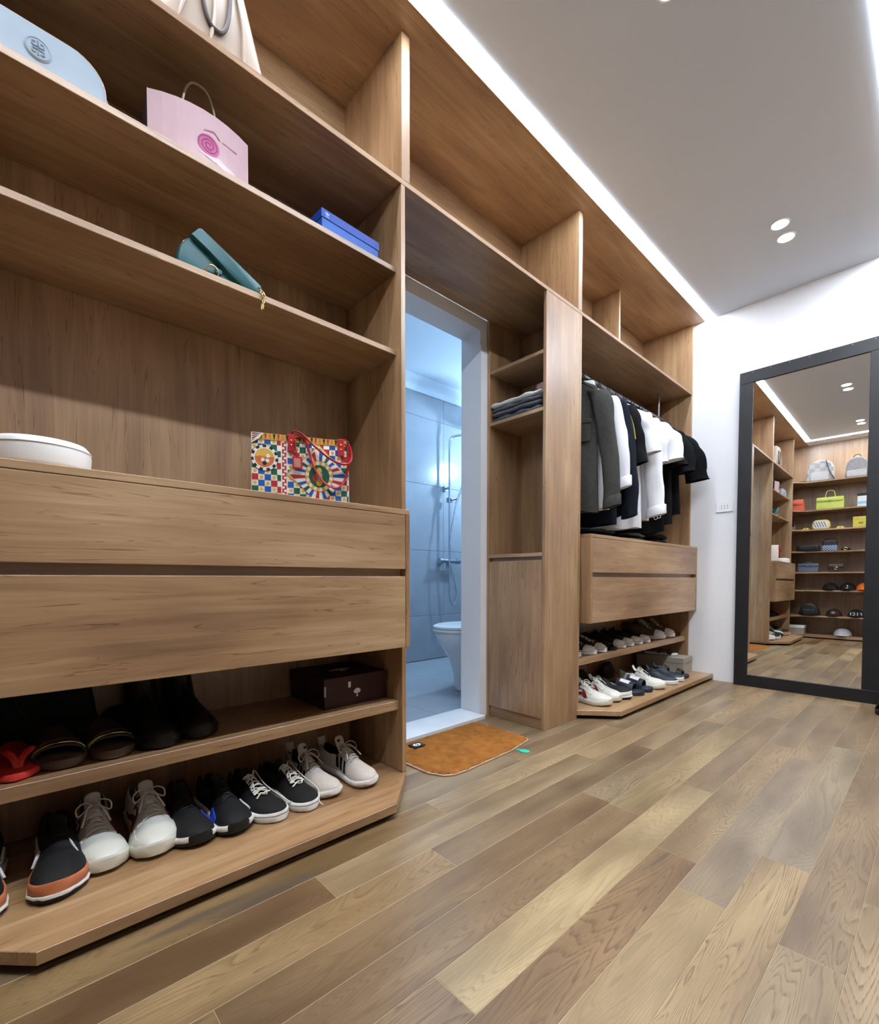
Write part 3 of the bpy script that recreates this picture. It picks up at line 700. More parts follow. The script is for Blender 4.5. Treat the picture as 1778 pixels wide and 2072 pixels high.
def shoe_chunky(name, label, loc, rz, side, group, emblem=True, accent=S_RED):
    s = Shoe(0.290, 0.112, side, sole=(0.036, 0.028), heel=0.098, ankle=0.082, instep=0.104, toe=0.062, spring=0.012)
    t = thing(name, label, 'shoe', loc, rz, group)
    sole_mb(s, lambda q: s.zb(q), lambda q: s.zt(q), 0.003, wav=0.004).build('sole', S_CREAM, t, smooth=True, ang=50)
    sole_mb(s, lambda q: s.zt(q) - 0.012, lambda q: s.zt(q) + 0.004, 0.001).build('midsole', S_WSOLE, t, smooth=True, ang=50)
    upper(s, t, S_WHITE, S_GLINING); tongue(s, t, S_WHITE, 0.034)
    # raised toe cap, mudguard and eyestay panels
    strip(s, frange(0.70, 0.98, 8), lambda q: 0.12, lambda q: 0.55 + 0.5 * (q - 0.7), 0.002).build('toe_panel', S_WHITE, t, smooth=True)
    strip(s, frange(0.70, 0.98, 8), lambda q: pi - 0.12, lambda q: pi - 0.55 - 0.5 * (q - 0.7), 0.002).build('toe_panel', S_WHITE, t, smooth=True)
    for d in (0, 1):
        f = (lambda a: a) if d == 0 else (lambda a: pi - a)
        strip(s, frange(0.40, 0.70, 7), f(0.72), f(1.06), 0.003).build('eyestay', S_WHITE, t, smooth=True)
    laces(s, t, S_LACE, 0.42, 0.66, 6, 0.0026, 0.50, 1, 0, 3)
    if emblem:
        for d in (0, 1):
            f = (lambda a: a) if d == 0 else (lambda a: pi - a)
            out = [(0.24, 0.30), (0.30, 0.62), (0.40, 0.80), (0.50, 0.78), (0.58, 0.52), (0.62, 0.22), (0.55, 0.08), (0.49, 0.30), (0.40, 0.16), (0.30, 0.14)]
            e = patch(s, [(q, f(a)) for q, a in out], 0.0035).build('emblem', accent, t, smooth=False)
            inn = [(0.30, 0.36), (0.36, 0.58), (0.45, 0.62), (0.50, 0.52), (0.42, 0.40)]
            patch(s, [(q, f(a)) for q, a in inn], 0.0045).build('emblem_inlay', S_WHITE, e)
    return t
def shoe_runner(name, label, loc, rz, side, group):
    """black knit runner with white heel wedge and blue block"""
    s = Shoe(0.285, 0.104, side, sole=(0.030, 0.022), heel=0.090, ankle=0.076, instep=0.094, toe=0.056, spring=0.014)
    t = thing(name, label, 'shoe', loc, rz, group)
    sole_mb(s, lambda q: s.zb(q), lambda q: s.zb(q) + 0.008, 0.002).build('outsole', S_BLACKR, t, smooth=True, ang=50)
    sole_mb(s, lambda q: s.zb(q) + 0.008, lambda q: s.zt(q) + 0.002, 0.0035, t1=0.972).build('midsole', S_WSOLE, t, smooth=True, ang=50)
    sole_mb(s, lambda q: s.zb(q) + 0.006, lambda q: s.zt(q) + 0.004, 0.0025, t0=0.955).build('toe_bumper', S_BLACKR, t, smooth=True, ang=50)
    upper(s, t, S_BLACK, S_LINING); tongue(s, t, S_BLACK, 0.020)
    for d in (0, 1):
        f = (lambda a: a) if d == 0 else (lambda a: pi - a)
        strip(s, frange(0.58, 0.76, 6), f(0.05), f(0.46), 0.0045).build('side_block', S_BLUE if d == (0 if side < 0 else 1) else S_WSOLE, t, smooth=True)
    laces(s, t, S_BLACKR, 0.42, 0.62, 5, 0.002, 0.45, 0)
    return t
def shoe_canvas(name, label, loc, rz, side, group, seed=1, mat=None, toecap=None, lace=None, size=1.0, messy=1):
    s = Shoe(0.285 * size, 0.098 * size, side, sole=(0.026, 0.024), heel=0.080, ankle=0.064, instep=0.088, toe=0.050, spring=0.004)
    t = thing(name, label, 'shoe', loc, rz, group)
    sole_mb(s, lambda q: s.zb(q), lambda q: s.zt(q) + 0.002, 0.003).build('foxing', S_WSOLE, t, smooth=True, ang=50)
    sole_mb(s, lambda q: s.zt(q) - 0.0065, lambda q: s.zt(q) - 0.0050, 0.0036).build('foxing_line', S_BLACKR, t)
    upper(s, t, mat or S_CANVAS, S_LINING); tongue(s, t, mat or S_CANVAS, 0.026)
    if toecap:
        rings = [[s.surf(q, pi * k / 14, 0.003) for k in range(15)] for q in frange(0.80, 0.995, 8)]
        MB().loft(rings, closed=False).build('toe_cap', toecap, t, smooth=True)
    if lace is not False:
        laces(s, t, lace or S_LACE, 0.40, 0.70, 8, 0.0030, 0.52, 0, 1 if messy else 0, seed)
        if messy:
            rg = random.Random(seed); mb = MB(); a = Vector(s.surf(0.40, 1.0, 0.005)); c = Vector(s.surf(0.62, 1.2, 0.006)); e = Vector((side * -0.02 + s.hw(0.9) + 0.014, s.y(1.02), 0.006))
            mb.tube(bez([a, a + Vector((0.012, 0.01, 0.018)), c + Vector((0.008, 0, 0.008)), Vector(s.surf(0.85, 0.5, 0.006)), e + Vector((0, 0.02, 0.006)), e], 26), 0.0028, 6, flat=0.6)
            mb.tube(bez([a + Vector((-0.02, 0, 0)), a + Vector((-0.03, -0.01, 0.012)), Vector(s.surf(0.52, 1.7, 0.010)), Vector(s.surf(0.66, 1.9, 0.006)), Vector(s.surf(0.74, 1.5, 0.006)), Vector(s.surf(0.70, 1.3, 0.006))], 24), 0.0028, 6, flat=0.6)
            mb.build('loose_lace', S_LACE, t, smooth=True)
    return t
def shoe_stripes(name, label, loc, rz, side, group):
    s = Shoe(0.285, 0.102, side, sole=(0.030, 0.020), heel=0.088, ankle=0.072, instep=0.098, toe=0.055, spring=0.010)
    t = thing(name, label, 'shoe', loc, rz, group)
    sole_mb(s, lambda q: s.zb(q), lambda q: s.zb(q) + 0.006, 0.0005).build('outsole', plain('tan_rubber', (150, 120, 96), 0.6), t, smooth=True, ang=50)
    sole_mb(s, lambda q: s.zb(q) + 0.005, lambda q: s.zt(q) + 0.002, 0.003).build('midsole', S_WSOLE, t, smooth=True, ang=50)
    upper(s, t, S_GREY, S_LINING); tg = tongue(s, t, S_GREY, 0.042, w=0.46)
    for d in (0, 1):
        f = (lambda a: a) if d == 0 else (lambda a: pi - a)
        for k in range(3):
            q = 0.375 + 0.082 * k
            patch(s, [(q + 0.060, f(0.22)), (q + 0.100, f(0.22)), (q + 0.065, f(0.48)), (q + 0.035, f(0.74)), (q, f(0.74)), (q + 0.030, f(0.48))], 0.0035).build('stripe', S_BLACKR, t)
    # heel tab and small leaf emblem on the tongue
    mb = MB(); y = s.y(0.0)
    mb.loft([[(x, y - 0.004 + 0.008 * u, s.heel - 0.012 + 0.034 * u) for x in (-0.016, -0.008, 0.008, 0.016)] + [(x, y + 0.001 + 0.008 * u, s.heel - 0.012 + 0.034 * u) for x in (0.016, 0.008, -0.008, -0.016)] for u in (0, 0.5, 0.9, 1.0)])
    mb.build('heel_tab', S_GREY, t, bevel=0.002)
    zt_ = s.top(0.40) + 0.004 + 0.030; mb = MB()
    for a in (-35, 0, 35):
        ca, sa = cos(radians(a)), sin(radians(a))
        pts = [(0, 0), (0.0018, 0.005), (0, 0.0105), (-0.0018, 0.005)]
        cy = s.y(0.335)
        q = [(x * ca + z * sa, cy - 0.004 - 0.55 * (-x * sa + z * ca) * 0 - 0.0025, zt_ - 0.014 + (-x * sa + z * ca)) for x, z in pts]
        mb.add(q + [(p[0], p[1] + 0.006, p[2]) for p in q], [(0, 1, 2, 3), (0, 1, 5, 4), (1, 2, 6, 5), (2, 3, 7, 6), (3, 0, 4, 7)])
    mb.build('emblem', S_BLACKR, t)
    laces(s, t, S_GLACE, 0.42, 0.62, 5, 0.0026, 0.50, 1, 0, 5)
    return t
def shoe_orange(name, label, loc, rz, side, group, band=None):
    s = Shoe(0.290, 0.108, side, sole=(0.046, 0.038), heel=0.096, ankle=0.080, instep=0.100, toe=0.066, spring=0.008)
    t = thing(name, label, 'shoe', loc, rz, group)
    sole_mb(s, lambda q: s.zb(q), lambda q: s.zb(q) + 0.008, 0.001).build('outsole', S_BLACKR, t, smooth=True, ang=50)
    sole_mb(s, lambda q: s.zb(q) + 0.008, lambda q: s.zb(q) + 0.0155, 0.004).build('midsole_rim', S_WSOLE, t, smooth=True, ang=50)
    sole_mb(s, lambda q: s.zb(q) + 0.0155, lambda q: s.zt(q) + 0.002, 0.001, t0=0.60).build('foxing', band or S_ORANGE, t, smooth=True, ang=50)
    sole_mb(s, lambda q: s.zb(q) + 0.0155, lambda q: s.zt(q) + 0.002, 0.0, t1=0.60).build('heel_unit', S_WSOLE, t, smooth=True, ang=50)
    upper(s, t, S_BLACK, S_LINING); tongue(s, t, S_BLACK, 0.018)
    for d in (0, 1):
        f = (lambda a: a) if d == 0 else (lambda a: pi - a)
        c = bez([s.surf(0.20, f(0.34), 0.003), s.surf(0.38, f(0.16), 0.003), s.surf(0.50, f(0.34), 0.003), s.surf(0.56, f(0.30), 0.003), s.surf(0.60, f(0.02), 0.004)], 20)
        MB().tube(c, 0.0036, 6).build('side_piping', S_WSOLE, t, smooth=True)
    MB().tube(bez([s.surf(0.56, 1.05, 0.002), s.surf(0.62, 0.9, 0.002), s.surf(0.70, 0.80, 0.002)], 8), [0.001, 0.002, 0.0025, 0.0025, 0.0025, 0.0022, 0.002, 0.0015, 0.001], 6).build('side_mark', S_WSOLE, t, smooth=True)
    return t
def slide(name, label, loc, rz, side, group, sole_m, strap_m, mark=None, L=0.275, W=0.10, thick=0.024, strap=(0.50, 0.80), h=0.055, kind='band', extra=None):
    s = Shoe(L, W, side, sole=(thick, thick * 0.85), spring=0.004)
    t = thing(name, label, 'sandal', loc, rz, group)
    sole_mb(s, lambda q: s.zb(q), lambda q: s.zt(q), 0.0).build('sole', sole_m, t, smooth=True, ang=50)
    def arch(t0, t1, hh, mat, nm, n=13, wfac=1.0, skew=0.0):
        rings = []
        for k in range(6):
            q = t0 + (t1 - t0) * k / 5
            o, i = [], []
            for j in range(n):
                a = pi * j / (n - 1); w = s.hw(q) * 1.0 * wfac; z0 = s.zt(q) - 0.006
                qq = q + skew * (j / (n - 1) - 0.5)
                hz = hh * (1 - 0.28 * k / 5)
                o.append((s.cx(q) + (w + 0.002) * math.copysign(abs(cos(a)) ** 0.75, cos(a)), s.y(qq), z0 + hz * abs(sin(a)) ** 0.85))
                i.append((s.cx(q) + (w - 0.003) * math.copysign(abs(cos(a)) ** 0.75, cos(a)), s.y(qq), z0 + (hz - 0.005) * abs(sin(a)) ** 0.85))
            rings.append(o + i[::-1])
        return MB().loft(rings).build(nm, mat, t, smooth=True, ang=50)
    if kind == 'band':
        b = arch(strap[0], strap[1], h, strap_m, 'strap')
        if mark:
            rings = [[(s.cx(q) + (s.hw(q) + 0.0035) * math.copysign(abs(cos(a)) ** 0.75, cos(a)), s.y(q), s.zt(q) - 0.006 + (h * (1 - 0.28 * (q - strap[0]) / (strap[1] - strap[0])) + 0.0015) * abs(sin(a)) ** 0.85) for a in frange(0.95, 2.2, 9)] for q in frange(strap[0] + 0.07, strap[1] - 0.09, 4)]
            MB().loft(rings, closed=False).build('strap_mark', mark, b, smooth=True)
    elif kind == 'two':
        arch(strap[0], strap[0] + 0.10, h, strap_m, 'strap'); arch(strap[1] - 0.13, strap[1], h * 0.75, strap_m, 'strap')
    elif kind == 'cross':
        arch(strap[0], strap[1] - 0.10, h, strap_m, 'strap', skew=0.10); arch(strap[0] + 0.06, strap[1], h * 0.8, strap_m, 'strap', skew=-0.10)
        for sk in (1, -1):
            mb = MB(); q0 = strap[1] - 0.04
            mb.tube([(s.cx(q0) + (s.hw(q0) + 0.003) * cos(a), s.y(q0 + sk * 0.05 * (a / pi - .5)), s.zt(q0) - 0.006 + (h * 0.62) * abs(sin(a)) ** 0.85) for a in frange(0.3, pi - 0.3, 12)], 0.0016, 6)
            mb.build('strap_trim', GOLD, t, smooth=True)
    elif kind == 'thong':
        p = Vector((s.cx(0.80), s.y(0.80), s.zt(0.8) - 0.004))
        for d in (-1, 1):
            MB().tube(bez([p, p + Vector((d * 0.006, 0.012, 0.020)), Vector((s.cx(0.62) + d * s.hw(0.62) * 0.62, s.y(0.62), s.zt(0.62) + 0.026)), Vector((s.cx(0.46) + d * s.hw(0.46) * 0.96, s.y(0.46), s.zt(0.46) - 0.003))], 18), [0.006] + [0.008] * 8 + [0.010] * 20, 8, flat=0.45).build('strap', strap_m, t, smooth=True)
    return t
def boot(name, label, loc, rz, side, group):
    s = Shoe(0.285, 0.106, side, sole=(0.040, 0.028), heel=0.10, ankle=0.10, instep=0.115, toe=0.060, open_to=-1, spring=0.006)
    t = thing(name, label, 'boot', loc, rz, group)
    sole_mb(s, lambda q: s.zb(q), lambda q: s.zt(q), 0.003).build('sole', S_BLACKR, t, smooth=True, ang=50)
    M_ = plain('black_boot_leather', (13, 13, 14), 0.4, var=0.1)
    upper(s, t, M_, S_LINING, 'vamp')
    rings = []
    for z, yc, a, b in ((0.05, 0.072, 0.040, 0.066), (0.09, 0.070, 0.041, 0.066), (0.115, 0.078, 0.040, 0.058), (0.14, 0.084, 0.039, 0.052), (0.165, 0.086, 0.041, 0.052), (0.185, 0.086, 0.044, 0.054), (0.186, 0.086, 0.040, 0.050), (0.12, 0.084, 0.036, 0.046)):
        rings.append([(s.cx(.3) + a * cos(2 * pi * k / 20), yc + b * sin(2 * pi * k / 20), z) for k in range(20)])
    MB().loft(rings).build('shaft', M_, t, smooth=True)
    laces(s, t, S_BLACKR, 0.42, 0.60, 5, 0.002, 0.5, 0)
    return t

ZA, ZM = 0.0472, 0.3072       # shoe shelves of the first unit
def toe(x, ytoe, L, rz=0.0):
    """shoe origin so that its toe tip lands at (x, ytoe)"""
    return (x - sin(rz) * L / 2, ytoe + cos(rz) * L / 2)
def put(fn, x, ytoe, z, rz_deg, side, name, label, group, L=0.285, **kw):
    rz = radians(rz_deg); X, Y = toe(x, ytoe, L, rz)
    return fn(name, label, (X, Y, z), rz, side, group, **kw)
G1 = 'shoes along the bottom shelf of the nearer unit'
put(shoe_orange, 0.066, 1.292, ZA, -3, 1, 'sneaker', 'black sneaker with tan orange foxing, fully in view beside the white sneakers', G1)
put(shoe_orange, -0.062, 1.296, ZA, -3, -1, 'sneaker', 'black sneaker with tan orange foxing cut off by the picture edge', G1)
put(shoe_chunky, 0.165, 1.338, ZA, 0, -1, 'sneaker', 'chunky white sneaker with dark red side emblem next to the black and orange sneaker', G1)
put(shoe_chunky, 0.264, 1.328, ZA, -2, 1, 'sneaker', 'chunky white sneaker next to the black and blue runner, nearer shelf', G1)
put(shoe_runner, 0.363, 1.302, ZA, -1, -1, 'sneaker', 'black runner with blue and white sole accents beside the chunky white sneaker', G1)
put(shoe_runner, 0.455, 1.292, ZA, 2, 1, 'sneaker', 'black runner with blue and white sole accents beside the black canvas shoe', G1)
put(shoe_canvas, 0.572, 1.290, ZA, 8, -1, 'sneaker', 'black canvas shoe with tangled white laces touching the black runner', G1, seed=4)
put(shoe_canvas, 0.668, 1.286, ZA, 8, 1, 'sneaker', 'black canvas shoe with tangled white laces beside the striped grey sneaker', G1, seed=9)
put(shoe_stripes, 0.762, 1.308, ZA, 4, -1, 'sneaker', 'pale grey sneaker with black stripes beside the black canvas shoe', G1)
put(shoe_stripes, 0.890, 1.290, ZA, 6, 1, 'sneaker', 'pale grey sneaker with black stripes nearest the doorway', G1)
G2 = 'footwear on the upper shoe shelf of the nearer unit'
put(slide, 0.006, 1.362, ZM, 0, 1, 'flip_flop', 'coral red flip-flop beside the brown sandals', G2, sole_m=S_CORAL, strap_m=S_CORAL, kind='thong', thick=0.018, L=0.27, W=0.084, strap=(0.4, 0.8))
put(slide, -0.079, 1.372, ZM, 0, -1, 'flip_flop', 'coral red flip-flop cut off by the picture edge', G2, sole_m=S_CORAL, strap_m=S_CORAL, kind='thong', thick=0.018, L=0.27, W=0.084, strap=(0.4, 0.8))
put(slide, 0.096, 1.378, ZM, 2, -1, 'slide_sandal', 'brown crossed-strap sandal with gold trim beside the red flip-flop', G2, sole_m=S_TAUPE, strap_m=S_DKBROWN, kind='cross', strap=(0.42, 0.80), L=0.265)
put(slide, 0.190, 1.374, ZM, 6, 1, 'slide_sandal', 'brown crossed-strap sandal with gold trim beside the black boots', G2, sole_m=S_TAUPE, strap_m=S_DKBROWN, kind='cross', strap=(0.42, 0.80), L=0.265)
put(boot, 0.296, 1.368, ZM, 2, -1, 'boot', 'black leather ankle boot nearer the brown sandals', G2)
put(boot, 0.392, 1.384, ZM, 4, 1, 'boot', 'black leather ankle boot nearer the dark shoe box', G2)
# far unit
ZC1, ZC2 = 0.0472, 0.3092
G3 = 'shoes along the bottom shelf of the farther unit'
put(shoe_chunky, 2.425, 1.232, ZC1, -2, -1, 'sneaker', 'white sneaker with red emblem beside the oak tower, nearest the doorway', G3)
put(shoe_chunky, 2.545, 1.236, ZC1, -2, 1, 'sneaker', 'white sneaker between its red-emblem twin and the black sock shoe', G3)
put(shoe_orange, 2.655, 1.226, ZC1, 0, -1, 'sneaker', 'black sneaker with white sole edge beside the white sneaker on the far shelf', G3, band=S_WSOLE)
put(slide, 2.805, 1.205, ZC1, 8, -1, 'slide_sandal', 'black pool slide with white strap mark, nearer the black sneaker', G3, sole_m=S_NAVY, strap_m=S_NAVY, mark=S_WSOLE, thick=0.030, h=0.068, strap=(0.44, 0.80))
put(slide, 2.925, 1.205, ZC1, 8, 1, 'slide_sandal', 'black pool slide with white strap mark, nearer the white trainer', G3, sole_m=S_NAVY, strap_m=S_NAVY, mark=S_WSOLE, thick=0.030, h=0.068, strap=(0.44, 0.80))
put(shoe_chunky, 3.06, 1.19, ZC1, 8, -1, 'sneaker', 'white trainer between the pool slides and the dark low shoe', G3, emblem=False)
put(shoe_canvas, 3.26, 1.185, ZC1, 8, -1, 'sneaker', 'dark navy low shoe with white sole and coral tip', G3, mat=S_NAVY, lace=False)
put(shoe_canvas, 3.385, 1.195, ZC1, 8, 1, 'sneaker', 'dark navy low shoe in front of the beige box, second of the pair', G3, mat=S_NAVY, lace=False)
put(slide, 3.53, 1.205, ZC1, 8, 1, 'slide_sandal', 'black strappy sandal nearest the mirror wall', G3, sole_m=S_NAVY, strap_m=S_BLACKR, kind='two', h=0.06, strap=(0.40, 0.85))
G4 = 'shoes on the upper shoe shelf of the farther unit'
put(shoe_canvas, 2.345, 1.375, ZC2, 0, -1, 'sneaker', 'dark brown shoe half hidden behind the oak tower', G4, mat=S_DKBROWN, lace=False)
put(shoe_canvas, 2.50, 1.362, ZC2, 6, -1, 'sneaker', 'brown high shoe with white toe, first past the oak tower', G4, mat=S_KHAKI, toecap=S_WSOLE, lace=S_GLACE, messy=0)
put(shoe_canvas, 2.62, 1.362, ZC2, 6, 1, 'sneaker', 'brown high shoe with white toe, second past the oak tower', G4, mat=S_KHAKI, toecap=S_WSOLE, lace=S_GLACE, messy=0)
put(slide, 2.745, 1.352, ZC2, 4, 1, 'slide_sandal', 'black sandal between the two runs of white-toed shoes', G4, sole_m=S_BLACKR, strap_m=S_BLACKR, kind='two', thick=0.02, h=0.05, strap=(0.4, 0.85))
for k, (x, d) in enumerate(((2.875, 'first'), (2.99, 'second'), (3.12, 'third'), (3.24, 'fourth'))):
    put(shoe_canvas, x, 1.366, ZC2, 5, -1 if k % 2 == 0 else 1, 'sneaker', f'black canvas shoe with white toe cap, {d} of the row of four', G4, toecap=S_WSOLE, messy=0, lace=False)
def shoe_brown(name, label, loc, rz, side, group):
    s = Shoe(0.295, 0.112, side, sole=(0.032, 0.024), heel=0.115, ankle=0.105, instep=0.118, toe=0.064, spring=0.010)
    t = thing(name, label, 'shoe', loc, rz, group)
    sole_mb(s, lambda q: s.zb(q), lambda q: s.zt(q) + 0.002, 0.003).build('sole', S_WSOLE, t, smooth=True, ang=50)
    upper(s, t, S_BROWN, S_LINING); tongue(s, t, S_BROWN, 0.04)
    rings = [[s.surf(q, pi * k / 14, 0.003) for k in range(15)] for q in frange(0.80, 0.995, 8)]
    MB().loft(rings, closed=False).build('toe_cap', S_WSOLE, t, smooth=True)
    for d in (0, 1):
        f = (lambda a: a) if d == 0 else (lambda a: pi - a)
        strip(s, frange(0.40, 0.70, 7), f(0.70), f(1.06), 0.003).build('eyestay', S_TAUPE, t, smooth=True)
    laces(s, t, S_GLACE, 0.42, 0.66, 6, 0.0026, 0.50, 1, 0, 3)
    return t
put(shoe_brown, 3.50, 1.372, ZC2, 8, -1, 'sneaker', 'bulky brown sneaker with pale toe, behind its twin', G4)
put(shoe_brown, 3.66, 1.366, ZC2, 10, 1, 'sneaker', 'bulky brown sneaker with pale toe nearest the mirror wall', G4)

# ================================================================== bags and boxes
def outl(w, h, r_top, r_bot, taper=1.0, n=6):
    """rounded outline in XZ standing on z=0; taper is the top width over the bottom width"""
    out = []
    wt = w * taper
    for cx, cz, r, a0 in ((wt / 2 - r_top, h - r_top, r_top, 0), (-wt / 2 + r_top, h - r_top, r_top, 90), (-w / 2 + r_bot, r_bot, r_bot, 180), (w / 2 - r_bot, r_bot, r_bot, 270)):
        for k in range(n + 1):
            a = radians(a0 + 90 * k / n); out.append((cx + r * cos(a), cz + r * sin(a)))
    return out
def body(t, name, w, h, d, mat, rt=0.02, rb=0.012, taper=1.0, inset=0.012):
    return MB().loft(puff(outl(w, h, rt, rb, taper), -d / 2, d / 2, inset)).build(name, mat, t, smooth=True, ang=55)
def handle(t, name, x0, x1, y, z0, hgt, r, mat, lean=0.0, flat=1.0, n=22, pw=0.5):
    p = []
    for k in range(n + 1):
        u = k / n; a = pi * u; c = math.copysign(abs(cos(a)) ** pw, cos(a))
        p.append(((x0 + x1) / 2 - (x1 - x0) / 2 * c, y + lean * sin(a), z0 + hgt * sin(a)))
    return MB().tube(p, r, 8, flat=flat).build(name, mat, t, smooth=True)
def flapf(t, name, w, h, y, z_top, mat, r=0.02, th=0.006):
    o = [(x, z_top - h + z) for x, z in outl(w, h, 0.006, r)]
    return MB().loft(puff(o, y - th, y, 0.003, 2)).build(name, mat, t, smooth=True, ang=55)
def disc(mb, c, r, y0, y1, n=24, mat=None, sz=1.0):
    return mb.loft([[(c[0] + r * cos(2 * pi * k / n), y, c[1] + r * sz * sin(2 * pi * k / n)) for k in range(n)] for y in (y0, y1)], mat)
B_BEIGE = plain('beige_satin', (170, 152, 136), 0.38, var=0.08, scale=9)
B_BEIGED = plain('beige_satin_shade', (160, 140, 122), 0.38, var=0.08, scale=9)
B_PALE = plain('pale_blue_leather', (164, 180, 194), 0.5, var=0.03, scale=20, bump=0.1, bscale=600)
B_PIPE = plain('blush_piping', (206, 188, 186), 0.5)
B_PINK = plain('pink_paper', (204, 174, 181), 0.6, var=0.02)
B_PAPERD = plain('dark_brown_paper', (64, 52, 52), 0.7)
B_CORD = plain('cream_cord', (200, 184, 160), 0.8)
P_MAG = plain('magenta_ink', (190, 96, 150), 0.6, var=0.05)
P_MAGD = plain('dark_magenta_ink', (150, 60, 106), 0.6)
P_ROSE = plain('dusty_rose_ink', (178, 108, 124), 0.6)
P_WHITE = plain('white_ink', (226, 206, 212), 0.6, var=0.02)
B_BLUEB = plain('blue_card', (44, 98, 190), 0.45, var=0.06)
B_TEAL = plain('dark_teal_leather', (42, 92, 98), 0.42, var=0.06, scale=30, bump=0.1, bscale=500)
B_WHITE = plain('white_smooth_leather', (232, 232, 232), 0.4, var=0.01)

# beige handbag on the overhead shelf
t = thing('handbag', 'beige satin handbag with dark oval handle on the overhead shelf', 'bag', (0.45, 1.43, 2.1462), 0.06)
MB().loft(puff(outl(0.30, 0.30, 0.05, 0.03, 0.56), -0.055, 0.055, 0.03)).build('body', B_BEIGE, t, smooth=True, ang=55)
for x in (-0.10, -0.02, 0.07):
    MB().tube(bez([(x, -0.056, 0.04), (x * 0.85 + 0.01, -0.060, 0.14), (x * 0.6, -0.056, 0.27)], 10), [0.004, 0.007, 0.009, 0.010, 0.009, 0.008, 0.007, 0.006, 0.005, 0.004, 0.003], 8, flat=0.6).build('pleat', B_BEIGE, t, smooth=True)
handle(t, 'handle', -0.045, 0.035, -0.062, 0.23, -0.15, 0.006, S_DKBROWN, pw=0.8)
MB().lathe([(0, 0), (0.008, 0.001), (0.006, 0.005), (0, 0.006)], (0.075, -0.058, 0.27), 10, axis='Y').build('stud', GOLD, t, smooth=True)

# pale blue cross-body bag
t = thing('handbag', 'pale blue rounded leather bag with embossed round emblem on the upper shelf', 'bag', (0.052, 1.415, 1.8542), 0.0)
o = outl(0.30, 0.108, 0.066, 0.014, 1.0, 8)
MB().loft(puff(o, -0.036, 0.036, 0.012)).build('body', B_PALE, t, smooth=True, ang=55)
MB().tube([(p[0] * 0.985, -0.030, p[1] * 0.985 + 0.001) for p in o], 0.0026, 6, closed=True).build('piping', B_PIPE, t, smooth=True)
mb = MB(); mb.lathe([(0.0, -0.0025), (0.021, -0.0025), (0.0235, -0.001), (0.0235, 0.002), (0, 0.002)], (0.026, -0.037, 0.056), 28, axis='Y')
em = mb.build('emblem', B_PALE, t, smooth=True, ang=40)
mb = MB()
MB().tube([(0.026 + 0.0205 * cos(2 * pi * k / 28), -0.0398, 0.056 + 0.0205 * sin(2 * pi * k / 28)) for k in range(28)], 0.0012, 6, closed=True).build('emblem_rim', B_PALE, em, smooth=True)
for ux, uz in ((1, 1), (-1, -1)):
    c = (0.026, 0.056)
    mb.box(c[0] - 0.0018, c[0] + 0.0018, -0.0412, -0.0390, c[1] + min(0, uz * 0.015), c[1] + max(0, uz * 0.015))
    mb.box(c[0] - 0.010, c[0] + 0.010, -0.0412, -0.0390, c[1] + uz * 0.003 - 0.0013, c[1] + uz * 0.003 + 0.0013)
    for sx in (-1, 1):
        mb.box(c[0] + sx * 0.010 - 0.0013, c[0] + sx * 0.010 + 0.0013, -0.0412, -0.0390, c[1] + min(uz * 0.003, uz * 0.011), c[1] + max(uz * 0.003, uz * 0.011))
        mb.box(c[0] + min(sx * 0.004, sx * 0.010), c[0] + max(sx * 0.004, sx * 0.010), -0.0412, -0.0390, c[1] + uz * 0.011 - 0.0012, c[1] + uz * 0.011 + 0.0012)
mb.build('emblem_relief', plain('slate_blue_enamel', (112, 132, 150), 0.4), em)
MB().tube(bez([(0.146, 0.0, 0.07), (0.163, 0.01, 0.05), (0.165, 0.012, 0.015), (0.155, 0.016, 0.004)], 12), 0.0025, 6).build('strap', B_PIPE, t, smooth=True)

# pink paper shopping bag with a printed snail shell
t = thing('paper_bag', 'pink paper shopping bag with cord handle and printed spiral shell on the upper shelf', 'bag', (0.418, 1.440, 1.8542), radians(-3))
W_, H_, D_ = 0.250, 0.146, 0.075
mb = MB()
def fy(x): return -D_ / 2 - 0.032 * (1 - (2 * x / W_) ** 2)
xs = frange(-W_ / 2, W_ / 2, 9)
front = [[(x, fy(x) * 1.0, z) for x in xs] for z in (0, H_ * 0.5, H_)]
mb.loft(front, closed=False, mat=B_PINK)
mb.box(-W_ / 2, -W_ / 2 + 0.0012, -D_ / 2, D_ / 2, 0, H_ + 0.004, B_PAPERD); mb.box(W_ / 2 - 0.0012, W_ / 2, -D_ / 2, D_ / 2, 0, H_ + 0.002, B_PAPERD)
mb.box(-W_ / 2, W_ / 2, D_ / 2 - 0.001, D_ / 2, 0, H_ + 0.012, B_PAPERD); mb.box(-W_ / 2, W_ / 2, -D_ / 2, D_ / 2, 0, 0.0012, B_PAPERD)
mb.build('bag_body', B_PINK, t)
mb = MB()
for k in range(26):
    a0, a1 = k * 0.62, (k + 1) * 0.62
    r0, r1 = 0.0035 + 0.0009 * k, 0.0035 + 0.0009 * (k + 1)
    cx, cz = 0.012, 0.060; w = 0.0016
    pts = [(cx + (r + dw) * cos(a), cz + (r + dw) * sin(a) * 0.95) for a, r, dw in ((a0, r0, -w), (a1, r1, -w), (a1, r1, w), (a0, r0, w))]
    mb.add([(x, fy(x) - 0.0012, z) for x, z in pts], [(0, 1, 2, 3)], P_MAGD)
pts = [(0.012 + 0.0275 * cos(2 * pi * k / 28), 0.060 + 0.0265 * sin(2 * pi * k / 28)) for k in range(28)]
mb.add([(x, fy(x) - 0.0006, z) for x, z in pts], [tuple(range(28))], P_MAG)
